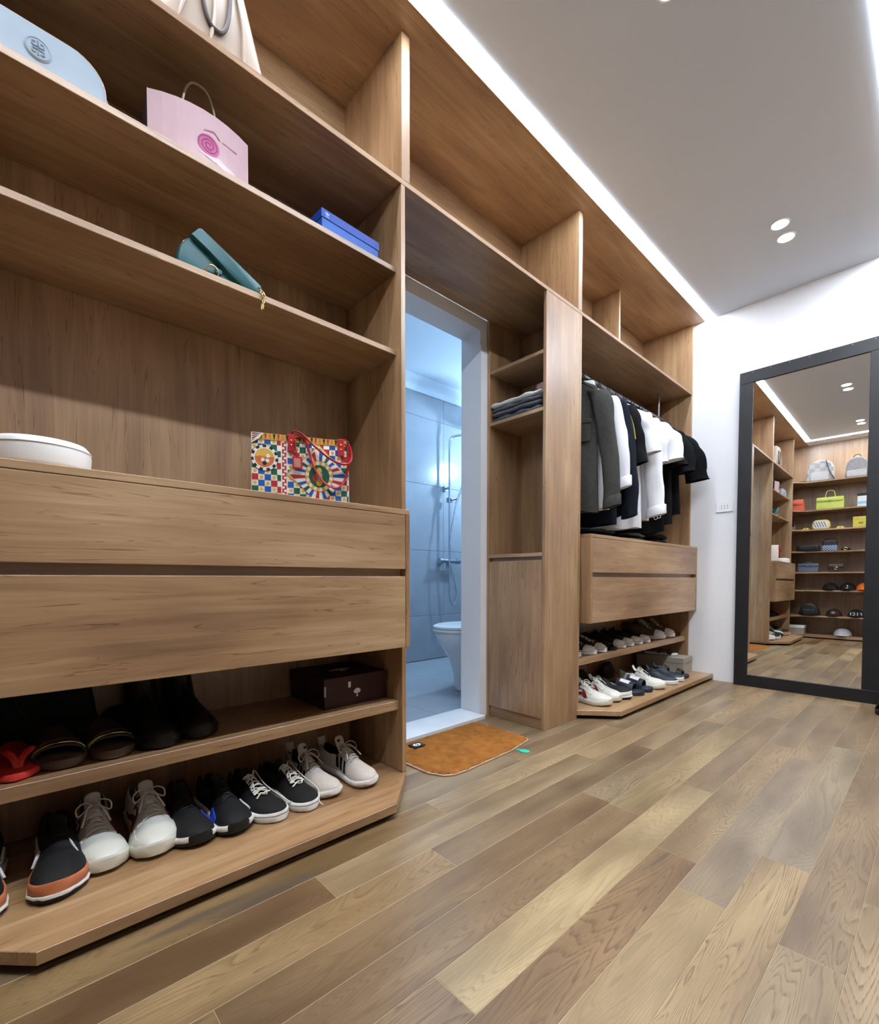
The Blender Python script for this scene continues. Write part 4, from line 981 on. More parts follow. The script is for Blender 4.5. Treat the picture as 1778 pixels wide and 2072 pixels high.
pts = [(-0.016, 0.034), (0.006, 0.028), (0.030, 0.022), (0.056, 0.016), (0.078, 0.018), (0.082, 0.028), (0.060, 0.032), (0.040, 0.040), (0.020, 0.034)]
mb.add([(x, fy(x) - 0.0008, z) for x, z in pts], [tuple(range(len(pts)))], P_WHITE)
for q in ([(0.0, 0.095), (0.026, 0.104), (0.027, 0.101), (0.0, 0.092)], [(0.026, 0.104), (0.042, 0.090), (0.040, 0.088), (0.025, 0.101)], [(0.048, 0.090), (0.088, 0.092), (0.089, 0.088), (0.048, 0.088)]):
    mb.add([(x, fy(x) - 0.0012, z) for x, z in q], [(0, 1, 2, 3)], P_ROSE)
mb.build('print', P_MAG, t)
handle(t, 'cord_handle', -0.040, 0.052, 0.0, H_ - 0.02, 0.140, 0.0028, B_CORD, pw=0.7)

# blue shoe box
t = thing('shoe_box', 'blue shoe box with pale leaf emblem on the upper shelf beside the pink bag', 'box', (0.875, 1.445, 1.8542), radians(2))
MB().box(-0.112, 0.112, -0.066, 0.066, 0, 0.054).build('box', B_BLUEB, t, bevel=0.001)
MB().box(-0.1145, 0.1145, -0.0685, 0.0685, 0.050, 0.078).build('lid', plain('blue_card_lid', (34, 78, 176), 0.42, var=0.05), t, bevel=0.001)
mb = MB()
for a in (-40, 0, 40):
    ca, sa = cos(radians(a)), sin(radians(a))
    q = [(x * ca + z * sa - 0.094, -0.0690, 0.060 - x * sa + z * ca) for x, z in ((0, 0), (0.0026, 0.006), (0, 0.0135), (-0.0026, 0.006))]
    mb.add(q, [(0, 1, 2, 3)])
for z in (0.0585, 0.0560): mb.add([(-0.101, -0.0690, z), (-0.087, -0.0690, z), (-0.088, -0.0690, z - 0.0012), (-0.100, -0.0690, z - 0.0012)], [(0, 1, 2, 3)])
mb.build('emblem', plain('pale_blue_ink', (150, 190, 226), 0.5), t)

# teal flap bag resting on its side
t = thing('clutch_bag', 'dark teal leather flap bag with ring clasp and chain hanging over the shelf edge', 'bag', (0.45, 1.42, 1.5652), 0.0)
def Z(pts): return [(x - 0.45, z - 1.5652) for x, z in pts]
bo = Z([(0.350, 1.567), (0.350, 1.60), (0.357, 1.632), (0.372, 1.655), (0.394, 1.668), (0.42, 1.662), (0.47, 1.636), (0.522, 1.602), (0.54, 1.585), (0.535, 1.567)])
MB().loft(puff(bo, -0.035, 0.035, 0.010)).build('body', B_TEAL, t, smooth=True, ang=55)
fl = Z([(0.380, 1.660), (0.398, 1.684), (0.405, 1.686), (0.44, 1.668), (0.50, 1.636), (0.565, 1.600), (0.567, 1.594), (0.556, 1.577), (0.535, 1.5675), (0.522, 1.573), (0.47, 1.604), (0.42, 1.638)])
MB().loft(puff(fl, -0.050, -0.030, 0.004, 2)).build('flap', B_TEAL, t, smooth=True, ang=55)
c = (0.432 - 0.45, 1.585 - 1.5652)
MB().tube([(c[0] + 0.016 * cos(2 * pi * k / 24), -0.043 - 0.006 * sin(2 * pi * k / 24), c[1] + 0.016 * sin(2 * pi * k / 24)) for k in range(24)], 0.0022, 8, closed=True).build('ring_clasp', GOLD, t, smooth=True)
MB().box(c[0] + 0.008, c[0] + 0.026, -0.047, -0.036, c[1] + 0.002, c[1] + 0.016).build('clasp_tab', B_TEAL, t, bevel=0.002)
def chain(t, name, pts, r=0.0042, w=0.0013):
    mb = MB(); P = bez(pts, 22)
    for i in range(len(P) - 1):
        p = (P[i] + P[i + 1]) / 2; d = (P[i + 1] - P[i]).normalized(); a = d.orthogonal().normalized()
        if i % 2: a = d.cross(a)
        mb.tube([p + d * (r * 1.15 * cos(2 * pi * k / 10)) + a * (r * 0.7 * sin(2 * pi * k / 10)) for k in range(10)], w, 5, closed=True)
    return mb.build(name, GOLD, t, smooth=True)
chain(t, 'chain', [(0.100, -0.060, 0.020), (0.106, -0.078, 0.004), (0.107, -0.079, -0.02), (0.105, -0.079, -0.045), (0.110, -0.077, -0.02), (0.113, -0.076, 0.002), (0.108, -0.055, 0.014)])
chain(t, 'chain', [(-0.085, 0.0, 0.075), (-0.076, -0.002, 0.094), (-0.060, 0.0, 0.108)])

# small folded paper at the back of the shelf
t = thing('paper_slip', 'pale crumpled paper slip at the back of the shelf beside the teal bag', 'paper', (0.87, 1.46, 1.5652), 0.0)
MB().add([(-0.06, -0.02, 0.0), (-0.02, 0.03, 0.070), (0.02, -0.01, 0.048), (0.075, 0.02, 0.0), (-0.05, 0.05, 0.0), (0.03, 0.05, 0.03)], [(0, 2, 1), (0, 3, 2), (1, 2, 5), (2, 3, 5), (1, 5, 4), (0, 1, 4)]).build('paper', plain('pale_paper', (206, 196, 196), 0.7), t, solid=0.001)

# white round bag on the drawer top
t = thing('round_bag', 'smooth white round bag on top of the nearer drawers', 'bag', (0.066, 1.390, 0.9882), 0.0)
prof = [(0.0, 0.0), (0.078, 0.0), (0.087, 0.004), (0.090, 0.014), (0.0915, 0.040), (0.090, 0.054), (0.082, 0.064), (0.055, 0.070), (0.0, 0.072)]
MB().lathe(prof, (0, 0, 0), 40).build('body', B_WHITE, t, smooth=True, ang=70)
MB().tube([(0.0912 * cos(2 * pi * k / 40), 0.0912 * sin(2 * pi * k / 40), 0.050) for k in range(40)], 0.0016, 6, closed=True).build('seam', B_WHITE, t, smooth=True)

# patterned tote with red handles
T_R, T_B, T_G, T_W, T_Y, T_O, T_K = (plain('print_' + n_, c_, 0.45, var=0.05, scale=60) for n_, c_ in (('red', (176, 40, 42)), ('blue', (34, 86, 160)), ('green', (24, 88, 66)), ('white', (228, 222, 210)), ('yellow', (212, 172, 72)), ('orange', (206, 112, 60)), ('black', (30, 26, 30))))
RED_L = plain('red_leather', (178, 34, 40), 0.4, var=0.05)
t = thing('tote_bag', 'colourful checked and sunburst printed tote bag with red handles on the drawers', 'bag', (0.694, 1.395, 0.9882), radians(-23))
TW, TH, TD = 0.290, 0.196, 0.110
MB().loft(puff(outl(TW, TH, 0.006, 0.006, 0.985, 2), -TD / 2, TD / 2, 0.004, 2)).build('body', T_W, t, smooth=True, ang=40)
def tote_print():
    mb = MB(); fyv = -TD / 2
    def poly(pts, lay, mat):
        q = [(min(TW / 2 - 0.002, max(-TW / 2 + 0.002, x)), min(TH - 0.001, max(0.001, z))) for x, z in pts]
        mb.add([(x, fyv - 0.0004 - 0.0004 * lay, z) for x, z in q], [tuple(range(len(q)))], mat)
    def circ(c, r, lay, mat, n=24, sz=1.0): poly([(c[0] + r * cos(2 * pi * k / n), c[1] + r * sz * sin(2 * pi * k / n)) for k in range(n)], lay, mat)
    def rays(c, r0, r1, n, mats, lay, sz=1.0, gap=0.0):
        for k in range(n):
            a0, a1 = 2 * pi * (k + gap) / n, 2 * pi * (k + 1 - gap) / n
            poly([(c[0] + r0 * cos(a0), c[1] + r0 * sz * sin(a0)), (c[0] + r1 * cos(a0), c[1] + r1 * sz * sin(a0)), (c[0] + r1 * cos(a1), c[1] + r1 * sz * sin(a1)), (c[0] + r0 * cos(a1), c[1] + r0 * sz * sin(a1))], lay, mats[k % len(mats)])
    s = 0.0178; x0 = -TW / 2 + 0.003
    def checks(cx0, cx1, cz0, cz1, off):
        i = 0
        x = cx0
        while x < cx1 - 0.002:
            j = 0; z = cz0
            while z < cz1 - 0.002:
                xe, ze = min(x + s, cx1), min(z + s, cz1)
                if (i + j + off) % 2:
                    poly([(x, z), (xe, z), (xe, ze), (x, ze)], 1, (T_B, T_G, T_B, T_R)[(j + (i // 2)) % 4])
                else:
                    if xe - x > s * 0.9 and ze - z > s * 0.9: circ((x + s / 2, z + s / 2), s * 0.27, 1, T_Y, 10)
                z += s; j += 1
            x += s; i += 1
    checks(x0, x0 + 0.082, 0.003, TH - 0.012, 0)
    checks(x0 + 0.101, TW / 2 - 0.003, 0.003, TH - 0.018, 1)
    # red scalloped band
    bx = x0 + 0.0855
    poly([(bx, 0.002), (bx + 0.012, 0.002), (bx + 0.012, TH - 0.012), (bx, TH - 0.012)], 2, T_R)
    for k in range(18): circ((bx + 0.006 + 0.0022 * (-1) ** k, 0.008 + k * 0.0098), 0.0040, 3, T_W, 8)
    # corner medallion
    c = (x0 + 0.036, TH - 0.074)
    circ(c, 0.039, 4, T_K); rays(c, 0.031, 0.038, 22, (T_W, T_K), 5); circ(c, 0.031, 5, T_W); circ(c, 0.0275, 6, T_O)
    poly([(c[0] + 0.027 * cos(a), c[1] + 0.027 * sin(a)) for a in frange(0.1, pi - 0.1, 12)], 7, T_Y)
    for q in ((-0.006, -0.006, T_W), (0.008, -0.008, T_W), (0.0, -0.016, T_K), (-0.013, 0.0, T_O), (0.010, 0.006, T_W)): circ((c[0] + q[0], c[1] + q[1]), 0.0060, 8, q[2], 8)
    # sunburst diamond with oval centre
    c = (0.052, 0.078); R = 0.098
    dm = [(c[0] - R, c[1]), (c[0], c[1] - R), (c[0] + R, c[1]), (c[0], c[1] + R)]
    poly(dm, 4, T_Y); poly([(c[0] + (x - c[0]) * 0.94, c[1] + (z - c[1]) * 0.94) for x, z in dm], 5, T_W)
    def edge(a): return 0.90 * R / (abs(cos(a)) + abs(sin(a)))
    n = 36
    for k in range(n):
        a0, a1 = 2 * pi * k / n, 2 * pi * (k + 0.96) / n; r0 = 0.040
        m_ = (T_B, T_W, T_R, T_W, T_B, T_W, T_G, T_W)[k % 8]
        poly([(c[0] + r0 * cos(a0), c[1] + r0 * 1.12 * sin(a0)), (c[0] + edge(a0) * cos(a0), c[1] + edge(a0) * sin(a0)), (c[0] + edge(a1) * cos(a1), c[1] + edge(a1) * sin(a1)), (c[0] + r0 * cos(a1), c[1] + r0 * 1.12 * sin(a1))], 6, m_)
    circ(c, 0.043, 7, T_O, 32, 1.12); rays(c, 0.030, 0.041, 28, (T_Y, T_W), 8, 1.12); circ(c, 0.031, 9, T_G, 28, 1.12)
    for q in ((0.012, 0.004, 0.011, T_G), (-0.012, -0.006, 0.009, T_R), (0.0, 0.0, 0.011, T_W), (0.0, -0.018, 0.010, T_Y), (0.0, 0.017, 0.008, T_Y)): circ((c[0] + q[0], c[1] + q[1]), q[2], 10, q[3], 12, 1.2)
    # toothed border along the top
    poly([(-TW / 2, TH - 0.020), (TW / 2, TH - 0.020), (TW / 2, TH - 0.001), (-TW / 2, TH - 0.001)], 3, T_Y)
    for k in range(24):
        x = -TW / 2 + 0.006 + k * 0.0121
        poly([(x - 0.004, TH - 0.003), (x, TH - 0.022), (x + 0.004, TH - 0.003)], 11, (T_R, T_O, T_K)[k % 3])
    poly([(x0, TH - 0.002), (x0 + 0.034, TH - 0.002), (x0 + 0.022, TH - 0.018), (x0, TH - 0.034)], 12, T_W)
    for k in range(4): poly([(x0 + 0.002, TH - 0.004 - k * 0.007), (x0 + 0.030 - k * 0.004, TH - 0.004 - k * 0.002), (x0 + 0.002, TH - 0.008 - k * 0.007)], 13, (T_K, T_R)[k % 2])
    return mb
tote_print().build('print', T_W, t)
def strap_path(pts, n=26): return bez(pts, n)
RR = [0.0075] * 60
hp1 = bez([(-0.030, -0.045, TH - 0.004), (-0.022, -0.058, TH + 0.010), (0.0, -0.066, TH + 0.004), (0.035, -0.075, TH - 0.030), (0.085, -0.080, TH - 0.068), (0.125, -0.078, TH - 0.080), (0.147, -0.070, TH - 0.066), (0.148, -0.060, TH - 0.030), (0.134, -0.052, TH + 0.0), (0.118, -0.046, TH - 0.004)], 40)
MB().tube(hp1, 0.0062, 8, flat=0.5).build('handle', RED_L, t, smooth=True)
hp2 = bez([(-0.030, -0.050, TH - 0.012), (0.004, -0.064, TH - 0.006), (0.020, -0.066, TH - 0.040), (0.036, -0.068, TH - 0.095), (0.068, -0.070, TH - 0.140), (0.104, -0.070, TH - 0.152), (0.128, -0.066, TH - 0.128), (0.140, -0.062, TH - 0.080), (0.138, -0.056, TH - 0.02), (0.118, -0.048, TH - 0.012)], 44)
MB().tube(hp2, 0.0062, 8, flat=0.5).build('handle', RED_L, t, smooth=True)
for x in (-0.030, 0.118):
    b_ = MB().box(x - 0.010, x + 0.010, -TD / 2 - 0.009, -TD / 2 - 0.003, TH - 0.052, TH + 0.002).build('handle_tab', RED_L, t, bevel=0.002)
    mb = MB()
    for z in (TH - 0.018, TH - 0.032): mb.lathe([(0, 0), (0.0030, 0), (0.0024, -0.0022), (0, -0.003)], (x, -TD / 2 - 0.0088, z), 8, axis='Y')
    mb.build('rivet', GOLD, b_)
MB().tube(bez([(-0.020, -0.068, TH - 0.018), (-0.018, -0.071, TH - 0.045), (-0.014, -0.071, TH - 0.068)], 8), 0.0045, 6, flat=0.5).build('tag_loop', RED_L, t, smooth=True)
tg = MB().box(-0.028, 0.001, -0.0735, -0.0700, TH - 0.104, TH - 0.066).build('luggage_tag', RED_L, t, bevel=0.0015)
MB().box(-0.023, -0.004, -0.0745, -0.0733, TH - 0.099, TH - 0.072).build('tag_plate', plain('rosy_gold_plate', (214, 160, 140), 0.3, 0.7), tg)

# dark maroon shoe box with tree marks
B_MAR = plain('dark_maroon_card', (52, 24, 24), 0.5, var=0.08)
P_TREE = plain('white_print', (226, 226, 228), 0.6, var=0.01)
t = thing('shoe_box', 'dark maroon box with white tree marks on the upper shoe shelf', 'box', (0.905, 1.53, ZM), 0.0)
MB().box(-0.128, 0.128, -0.126, 0.126, 0, 0.078).build('box', B_MAR, t, bevel=0.001)
MB().box(-0.131, 0.131, -0.129, 0.129, 0.066, 0.104).build('lid', B_MAR, t, bevel=0.001)
def tree(mb, cx, cz, s, f):
    blob = [(-0.9, 0.2), (-1.0, 0.55), (-0.75, 0.85), (-0.4, 1.1), (0.05, 1.22), (0.5, 1.12), (0.9, 0.85), (1.0, 0.5), (0.85, 0.15), (0.45, 0.0), (0.18, 0.05), (0.16, -0.5), (0.36, -0.8), (-0.36, -0.8), (-0.12, -0.5), (-0.14, 0.05), (-0.5, -0.05)]
    mb.add([f(cx + x * s, cz + z * s) for x, z in blob], [tuple(range(len(blob)))])
mb = MB(); tree(mb, -0.002, 0.040, 0.0145, lambda x, z: (x, -0.1297 if z > 0.066 else -0.1297, z)); mb.build('tree_mark', P_TREE, t)
mb = MB(); tree(mb, 0.02, -0.03, 0.045, lambda x, z: (x - 0.02, z * 0.6, 0.1045)); mb.build('tree_mark', P_TREE, t)
MB().box(-0.038, -0.028, -0.1302, -0.1294, 0.064, 0.084).build('sticker', P_TREE, t)
MB().box(-0.1315, -0.124, -0.1300, -0.1292, 0.045, 0.080).build('torn_corner', plain('torn_card', (150, 146, 146), 0.8), t)

# dim things at the back of the upper shoe shelf
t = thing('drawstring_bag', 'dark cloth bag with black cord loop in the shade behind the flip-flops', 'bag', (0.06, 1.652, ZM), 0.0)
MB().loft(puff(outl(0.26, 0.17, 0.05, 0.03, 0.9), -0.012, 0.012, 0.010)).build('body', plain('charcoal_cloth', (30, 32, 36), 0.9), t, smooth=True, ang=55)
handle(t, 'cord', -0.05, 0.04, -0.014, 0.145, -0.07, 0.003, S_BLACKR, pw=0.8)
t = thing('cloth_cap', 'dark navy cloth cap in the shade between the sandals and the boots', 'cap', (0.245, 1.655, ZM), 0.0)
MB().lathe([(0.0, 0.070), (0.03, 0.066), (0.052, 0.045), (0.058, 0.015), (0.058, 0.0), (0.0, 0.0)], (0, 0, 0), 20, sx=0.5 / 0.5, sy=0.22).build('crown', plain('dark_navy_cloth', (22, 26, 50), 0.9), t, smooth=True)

# beige box and flat sandal on it in the farther unit
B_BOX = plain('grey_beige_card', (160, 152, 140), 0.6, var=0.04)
t = thing('shoe_box', 'grey beige lidded box on the bottom shelf against the mirror wall', 'box', (3.712, 1.455, ZC1), 0.0)
MB().box(-0.088, 0.088, -0.172, 0.172, 0, 0.094).build('box', B_BOX, t, bevel=0.001)
MB().box(-0.091, 0.091, -0.175, 0.175, 0.080, 0.118).build('lid', B_BOX, t, bevel=0.001)
slide('slide_sandal', 'dark flat sandal with white sole lying on the beige box', (3.70, 1.475, ZC1 + 0.1185), radians(10), 1, 'shoes along the bottom shelf of the farther unit', S_WSOLE, S_KHAKI, kind='two', thick=0.018, h=0.05, strap=(0.4, 0.85), L=0.24, W=0.085)
# dark heap of bags behind the front row of shoes
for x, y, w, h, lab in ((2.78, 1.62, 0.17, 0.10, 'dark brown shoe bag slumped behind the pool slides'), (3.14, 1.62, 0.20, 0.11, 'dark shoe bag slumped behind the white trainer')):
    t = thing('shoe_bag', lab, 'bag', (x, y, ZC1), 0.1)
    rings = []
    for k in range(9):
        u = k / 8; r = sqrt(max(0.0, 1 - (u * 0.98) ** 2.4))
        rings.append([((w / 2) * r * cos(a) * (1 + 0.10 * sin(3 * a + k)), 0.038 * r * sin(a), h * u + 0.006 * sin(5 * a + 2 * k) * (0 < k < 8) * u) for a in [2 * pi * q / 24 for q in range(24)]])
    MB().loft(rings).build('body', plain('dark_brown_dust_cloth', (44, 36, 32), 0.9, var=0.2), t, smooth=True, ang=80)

# ================================================================== bath mat in front of the doorway
t = thing('bath_mat', 'orange brown fleece mat with pale edging before the bathroom doorway', 'mat', (1.46, 1.44, 0.0008), 0.0)
mo = [(1.17, 1.40), (1.165, 1.60), (1.18, 1.626), (1.75, 1.637), (1.775, 1.62), (1.775, 1.31), (1.755, 1.288), (1.60, 1.258), (1.30, 1.243), (1.235, 1.248), (1.20, 1.270), (1.172, 1.33)]
mo = [(x - 1.46, y - 1.44) for x, y in mo]
MB().loft([[(x * s_, y * s_, z) for x, y in mo] for s_, z in ((1.0, 0.0), (1.004, 0.003), (1.0, 0.006))]).build('edging', plain('pale_edging', (190, 158, 132), 0.8), t)
FLEECE = plain('orange_fleece', (142, 90, 40), 0.95, var=0.24, scale=26, bump=1.0, bscale=160, spec=0.1)
def inside(px, py, s_=0.978):
    c_ = False; n_ = len(mo); j = n_ - 1
    for i in range(n_):
        xi, yi, xj, yj = mo[i][0] * s_, mo[i][1] * s_, mo[j][0] * s_, mo[j][1] * s_
        if (yi > py) != (yj > py) and px < (xj - xi) * (py - yi) / (yj - yi) + xi: c_ = not c_
        j = i
    return c_
GX, GY = 124, 84; X0_, X1_, Y0_, Y1_ = -0.305, 0.325, -0.205, 0.205; idx = {}; vs = []; fs = []
rg = random.Random(3)
def gv(i, j):
    if (i, j) not in idx:
        x = X0_ + (X1_ - X0_) * i / GX; y = Y0_ + (Y1_ - Y0_) * j / GY
        edge = inside(x, y, 0.955)
        z = (0.0128 if edge else 0.008) + 0.0032 * noise.noise(Vector((x * 60, y * 60, 0))) + 0.0024 * noise.noise(Vector((x * 22, y * 22, 5))) + rg.uniform(-0.0009, 0.0009)
        idx[(i, j)] = len(vs); vs.append((x + rg.uniform(-0.0012, 0.0012), y + rg.uniform(-0.0012, 0.0012), z))
    return idx[(i, j)]
for i in range(GX):
    for j in range(GY):
        if inside(X0_ + (X1_ - X0_) * (i + 0.5) / GX, Y0_ + (Y1_ - Y0_) * (j + 0.5) / GY, 0.982): fs.append((gv(i, j), gv(i + 1, j), gv(i + 1, j + 1), gv(i, j + 1)))
MB().add(vs, fs).build('fleece', FLEECE, t, smooth=True, ang=180)
tagm = MB().box(-0.178, -0.118, 0.095, 0.145, 0.0150, 0.0185).build('label_patch', plain('black_label', (22, 20, 20), 0.7), t)
mb = MB(); mb.lathe([(0, 0), (0.019, 0), (0.019, 0.001), (0, 0.001)], (-0.148, 0.120, 0.0187), 20, sy=0.75)
mk = mb.build('label_mark', P_TREE, tagm)
MB().tube(bez([(-0.140, 0.131, 0.0202), (-0.150, 0.129, 0.0202), (-0.152, 0.121, 0.0202), (-0.145, 0.118, 0.0202), (-0.144, 0.111, 0.0202), (-0.155, 0.109, 0.0202)], 16), 0.0014, 5).build('label_letter', S_BLACKR, tagm)
t2 = thing('floor_tab', 'small turquoise tab on the floor at the mat corner', 'tab', (1.638, 1.222, 0.0006), 0.3)
MB().lathe([(0, 0), (0.022, 0), (0.023, 0.001), (0.022, 0.002), (0, 0.002)], (0, 0, 0), 18, sx=0.8).build('tab', plain('turquoise_plastic', (40, 186, 160), 0.45), t2)
MB().box(-0.004, 0.004, 0.016, 0.040, 0.0, 0.0016).build('tab_stem', MATS['turquoise_plastic'], t2)

# ================================================================== folded sweaters in the tower
def folded(name, label, loc, w, d, h, mat, seed, group, layers=2):
    """a folded knit: layers with rounded fold towards the doorway (-X)"""
    t = thing(name, label, 'sweater', loc, 0.0, group); rg = random.Random(seed)
    for q in range(layers):
        hh = h / layers; z0 = q * hh
        rings = []
        n = 14
        for k in range(n + 1):
            y = -w / 2 + w * k / n; e = max(0.0, 1 - abs(2 * k / n - 1) ** 6) ** 0.5
            sag = 0.004 * sin(k * 1.3 + seed + q) + rg.uniform(-0.0015, 0.0015); ring = []
            for j in range(18):
                a = 2 * pi * j / 18
                x = d / 2 * math.copysign(abs(cos(a)) ** 0.45, cos(a)) * (0.96 + 0.04 * e) + 0.004 * sin(y * 40 + q * 2)
                z = hh / 2 + hh / 2 * math.copysign(abs(sin(a)) ** 0.55, sin(a)) * (0.55 + 0.45 * e) * 0.97
                ring.append((x, y, z0 + z + (sag if q == layers - 1 and sin(a) > 0 else 0)))
            rings.append(ring)
        MB().loft(rings).build('fold', mat, t, smooth=True, ang=70)
    return t
GS = 'folded sweaters in the oak tower'
K_G1 = plain('grey_knit', (104, 108, 116), 0.95, var=0.22, scale=90, bump=0.5, bscale=350)
K_G2 = plain('mid_grey_knit', (92, 97, 106), 0.95, var=0.22, scale=90, bump=0.5, bscale=350)
K_W = plain('white_knit', (232, 232, 230), 0.9, var=0.05, scale=60, bump=0.3, bscale=300)
folded('sweater', 'grey knit sweater folded lowest in the tower pile', (2.068, 1.515, 1.5842), 0.30, 0.255, 0.030, K_G2, 1, GS, 1)
folded('sweater', 'thick grey knit sweater folded in the middle of the tower pile', (2.064, 1.515, 1.6145), 0.315, 0.262, 0.044, K_G1, 2, GS, 2)
folded('sweater', 'white knit folded on top of the grey sweaters in the tower', (2.062, 1.515, 1.659), 0.325, 0.268, 0.026, K_W, 3, GS, 1)
t = thing('scrunched_scarf', 'pink and brown scrunched scarf on the folded white knit in the tower', 'scarf', (2.02, 1.405, 1.6865), 0.2)
rings = []
for k in range(8):
    u = k / 7; r = sqrt(max(0, 1 - u ** 2.2))
    rings.append([(0.045 * r * cos(a) * (1 + 0.18 * sin(4 * a + k)), 0.040 * r * sin(a) * (1 + 0.15 * sin(3 * a - k)), 0.058 * u) for a in [2 * pi * q / 20 for q in range(20)]])
MB().loft(rings).build('cloth', plain('pink_brown_cloth', (150, 116, 110), 0.9, var=0.4, scale=30), t, smooth=True, ang=80)

# ================================================================== hanging clothes
def garment(name, label, x, mat, length=0.72, hw=0.175, thick=0.050, rz=0.0, sleeve=0.55, sr=(0.058, 0.045), smat=None, out=0.06, collar=None, hang_mat=None, cuff=None, seed=0, extra=None, flare=1.0, hook=True, gr='clothes hanging on the rod', cat='shirt', drop=0.0, ypos=None):
    """a top on a hanger: torso slab across the rod, sleeves hanging at both ends"""
    t = thing(name, label, cat, (x, ypos if ypos is not None else ROD_Y, ROD_Z), rz, gr)
    rg = random.Random(seed); ph = rg.uniform(0, 6); hang_mat = hang_mat or S_BLACKR
    zn = -0.075 - drop
    # hanger: hook over the rod, shoulders bar
    if hook:
        hk = [(0, 0.014 * cos(a), 0.014 * sin(a) + 0.0022) for a in frange(-0.4, pi + 0.2, 12)]
        MB().tube(hk + [(0, -0.012, -0.012), (0, 0.0, -0.030), (0, 0, zn + 0.005)], 0.0020, 6).build('hanger_hook', hang_mat, t, smooth=True)
        MB().tube(bez([(0, -hw * 0.92, zn - 0.075), (0, -hw * 0.5, zn - 0.035), (0, 0, zn + 0.004), (0, hw * 0.5, zn - 0.035), (0, hw * 0.92, zn - 0.075)], 16), 0.006, 8).build('hanger_bar', hang_mat, t, smooth=True)
    rows = [(0.0, 0.055, 0.020), (0.012, 0.075, 0.022), (0.030, 0.115, 0.024), (0.055, 0.155, 0.027), (0.085, hw, 0.030), (0.13, hw * 1.01, 0.034), (0.22, hw * 0.99, 0.038), (0.34, hw * 0.97, 0.042), (0.48, hw * 0.98, 0.046), (0.60, hw * 1.0, 0.049), (1.0, hw * 1.02 * flare, 0.050)]
    rings = []; N = 30; nz_ = 22
    for k in range(nz_ + 1):
        dz = (k / nz_) ** 1.15 * length
        A = interp([r[0] for r in rows[:-1]] + [max(length, 0.61)], [r[1] for r in rows], dz); B = interp([r[0] for r in rows[:-1]] + [max(length, 0.61)], [r[2] for r in rows], dz) * thick / 0.05
        amp = min(1, dz / 0.25); ring = []
        for j in range(N):
            a = 2 * pi * j / N; y = A * math.copysign(abs(sin(a)) ** 0.8, sin(a)); xx = B * math.copysign(abs(cos(a)) ** 0.7, cos(a)) * 0.5
            w = 0.010 * amp * sin(y * 38 + ph + dz * 3) + 0.005 * amp * sin(y * 75 - dz * 6 + ph * 2)
            nn = noise.noise(Vector((y * 9 + ph, dz * 5, seed * 3.7 + (1 if cos(a) > 0 else 0)))); ring.append((xx * (1 + 0.25 * amp * sin(3 * a + ph)) + w + 0.014 * amp * nn, y + 0.006 * amp * nn, zn - dz - (0.010 * sin(y * 30 + ph) if k == nz_ else 0)))
        rings.append(ring)
    MB().loft(rings).build('torso', mat, t, smooth=True, ang=75)
    if sleeve:
        for s in (-1, 1):
            L_ = sleeve * (1.0 if s < 0 else 0.96); o_ = out if s < 0 else -0.025
            P = bez([(0, s * (hw - 0.045), zn - 0.072), (0, s * (hw + 0.005), zn - 0.105), (0.004 * s, s * (hw + o_ * 0.55), zn - 0.10 - L_ * 0.30), (0.0, s * (hw + o_ * 0.85), zn - 0.10 - L_ * 0.65), (0.004, s * (hw + o_), zn - 0.10 - L_)], 20)
            rings = []
            for k, p in enumerate(P):
                u = k / (len(P) - 1); r0 = sr[0] + (sr[1] - sr[0]) * u; r0 *= min(1.0, 0.55 + u * 3.0)
                ring = []
                for j in range(16):
                    a = 2 * pi * j / 16; f = 1 + 0.08 * sin(3 * a + u * 9 + ph + s) + 0.30 * noise.noise(Vector((cos(a) * 1.2 + seed, sin(a) * 1.2, u * 5 + ph)))
                    if s > 0: f *= 0.45
                    ring.append((p.x + r0 * 0.62 * cos(a) * f + 0.004 * sin(u * 14 + ph), p.y + r0 * 0.9 * sin(a) * f, p.z + (0.012 * sin(a) * s if k == len(P) - 1 else 0)))
                rings.append(ring)
            # turn the end inside so that the cuff reads as an opening
            e = P[-1]; rings.append([(e.x + (q[0] - e.x) * 0.86, e.y + (q[1] - e.y) * 0.86, q[2] + 0.012) for q in rings[-1]])
            sl = MB().loft(rings).build('sleeve', smat or mat, t, smooth=True, ang=75)
            if cuff:
                p = P[-1]; cr = []
                for dz_, g in ((0.055, 1.06), (0.052, 1.16), (0.0, 1.20), (-0.004, 1.16), (-0.002, 1.0)):
                    cr.append([(p.x + sr[1] * 0.62 * g * cos(2 * pi * j / 16), p.y + sr[1] * 0.9 * g * sin(2 * pi * j / 16) * (1 if s < 0 else 0.62), p.z + dz_ + 0.012 * sin(2 * pi * j / 16) * s) for j in range(16)])
                MB().loft(cr).build('cuff', cuff, sl, smooth=True, ang=50)
    if collar:
        rings = []
        for g, z in ((0.9, zn - 0.006), (1.0, zn + 0.016), (1.12, zn + 0.020), (1.3, zn - 0.012)):
            rings.append([(0.034 * g * cos(2 * pi * j / 18) * 0.75, 0.062 * g * sin(2 * pi * j / 18), z - 0.010 * sin(2 * pi * j / 18 + 0.5)) for j in range(18)])
        MB().loft(rings, cap=False).build('collar', collar, t, smooth=True, solid=0.003)
    if extra: extra(t, zn, hw)
    return t
C_CHAR = plain('charcoal_denim', (64, 64, 61), 0.9, var=0.14, scale=50, bump=0.3, bscale=500, spec=0.12)
C_BLK = plain('black_cotton', (13, 13, 15), 0.9, var=0.2, scale=40, spec=0.12)
C_BLK2 = plain('soft_black_cotton', (20, 21, 24), 0.9, var=0.2, scale=40, spec=0.12)
C_NAVY = plain('dark_navy_cotton', (26, 30, 40), 0.9, var=0.15, scale=40, spec=0.12)
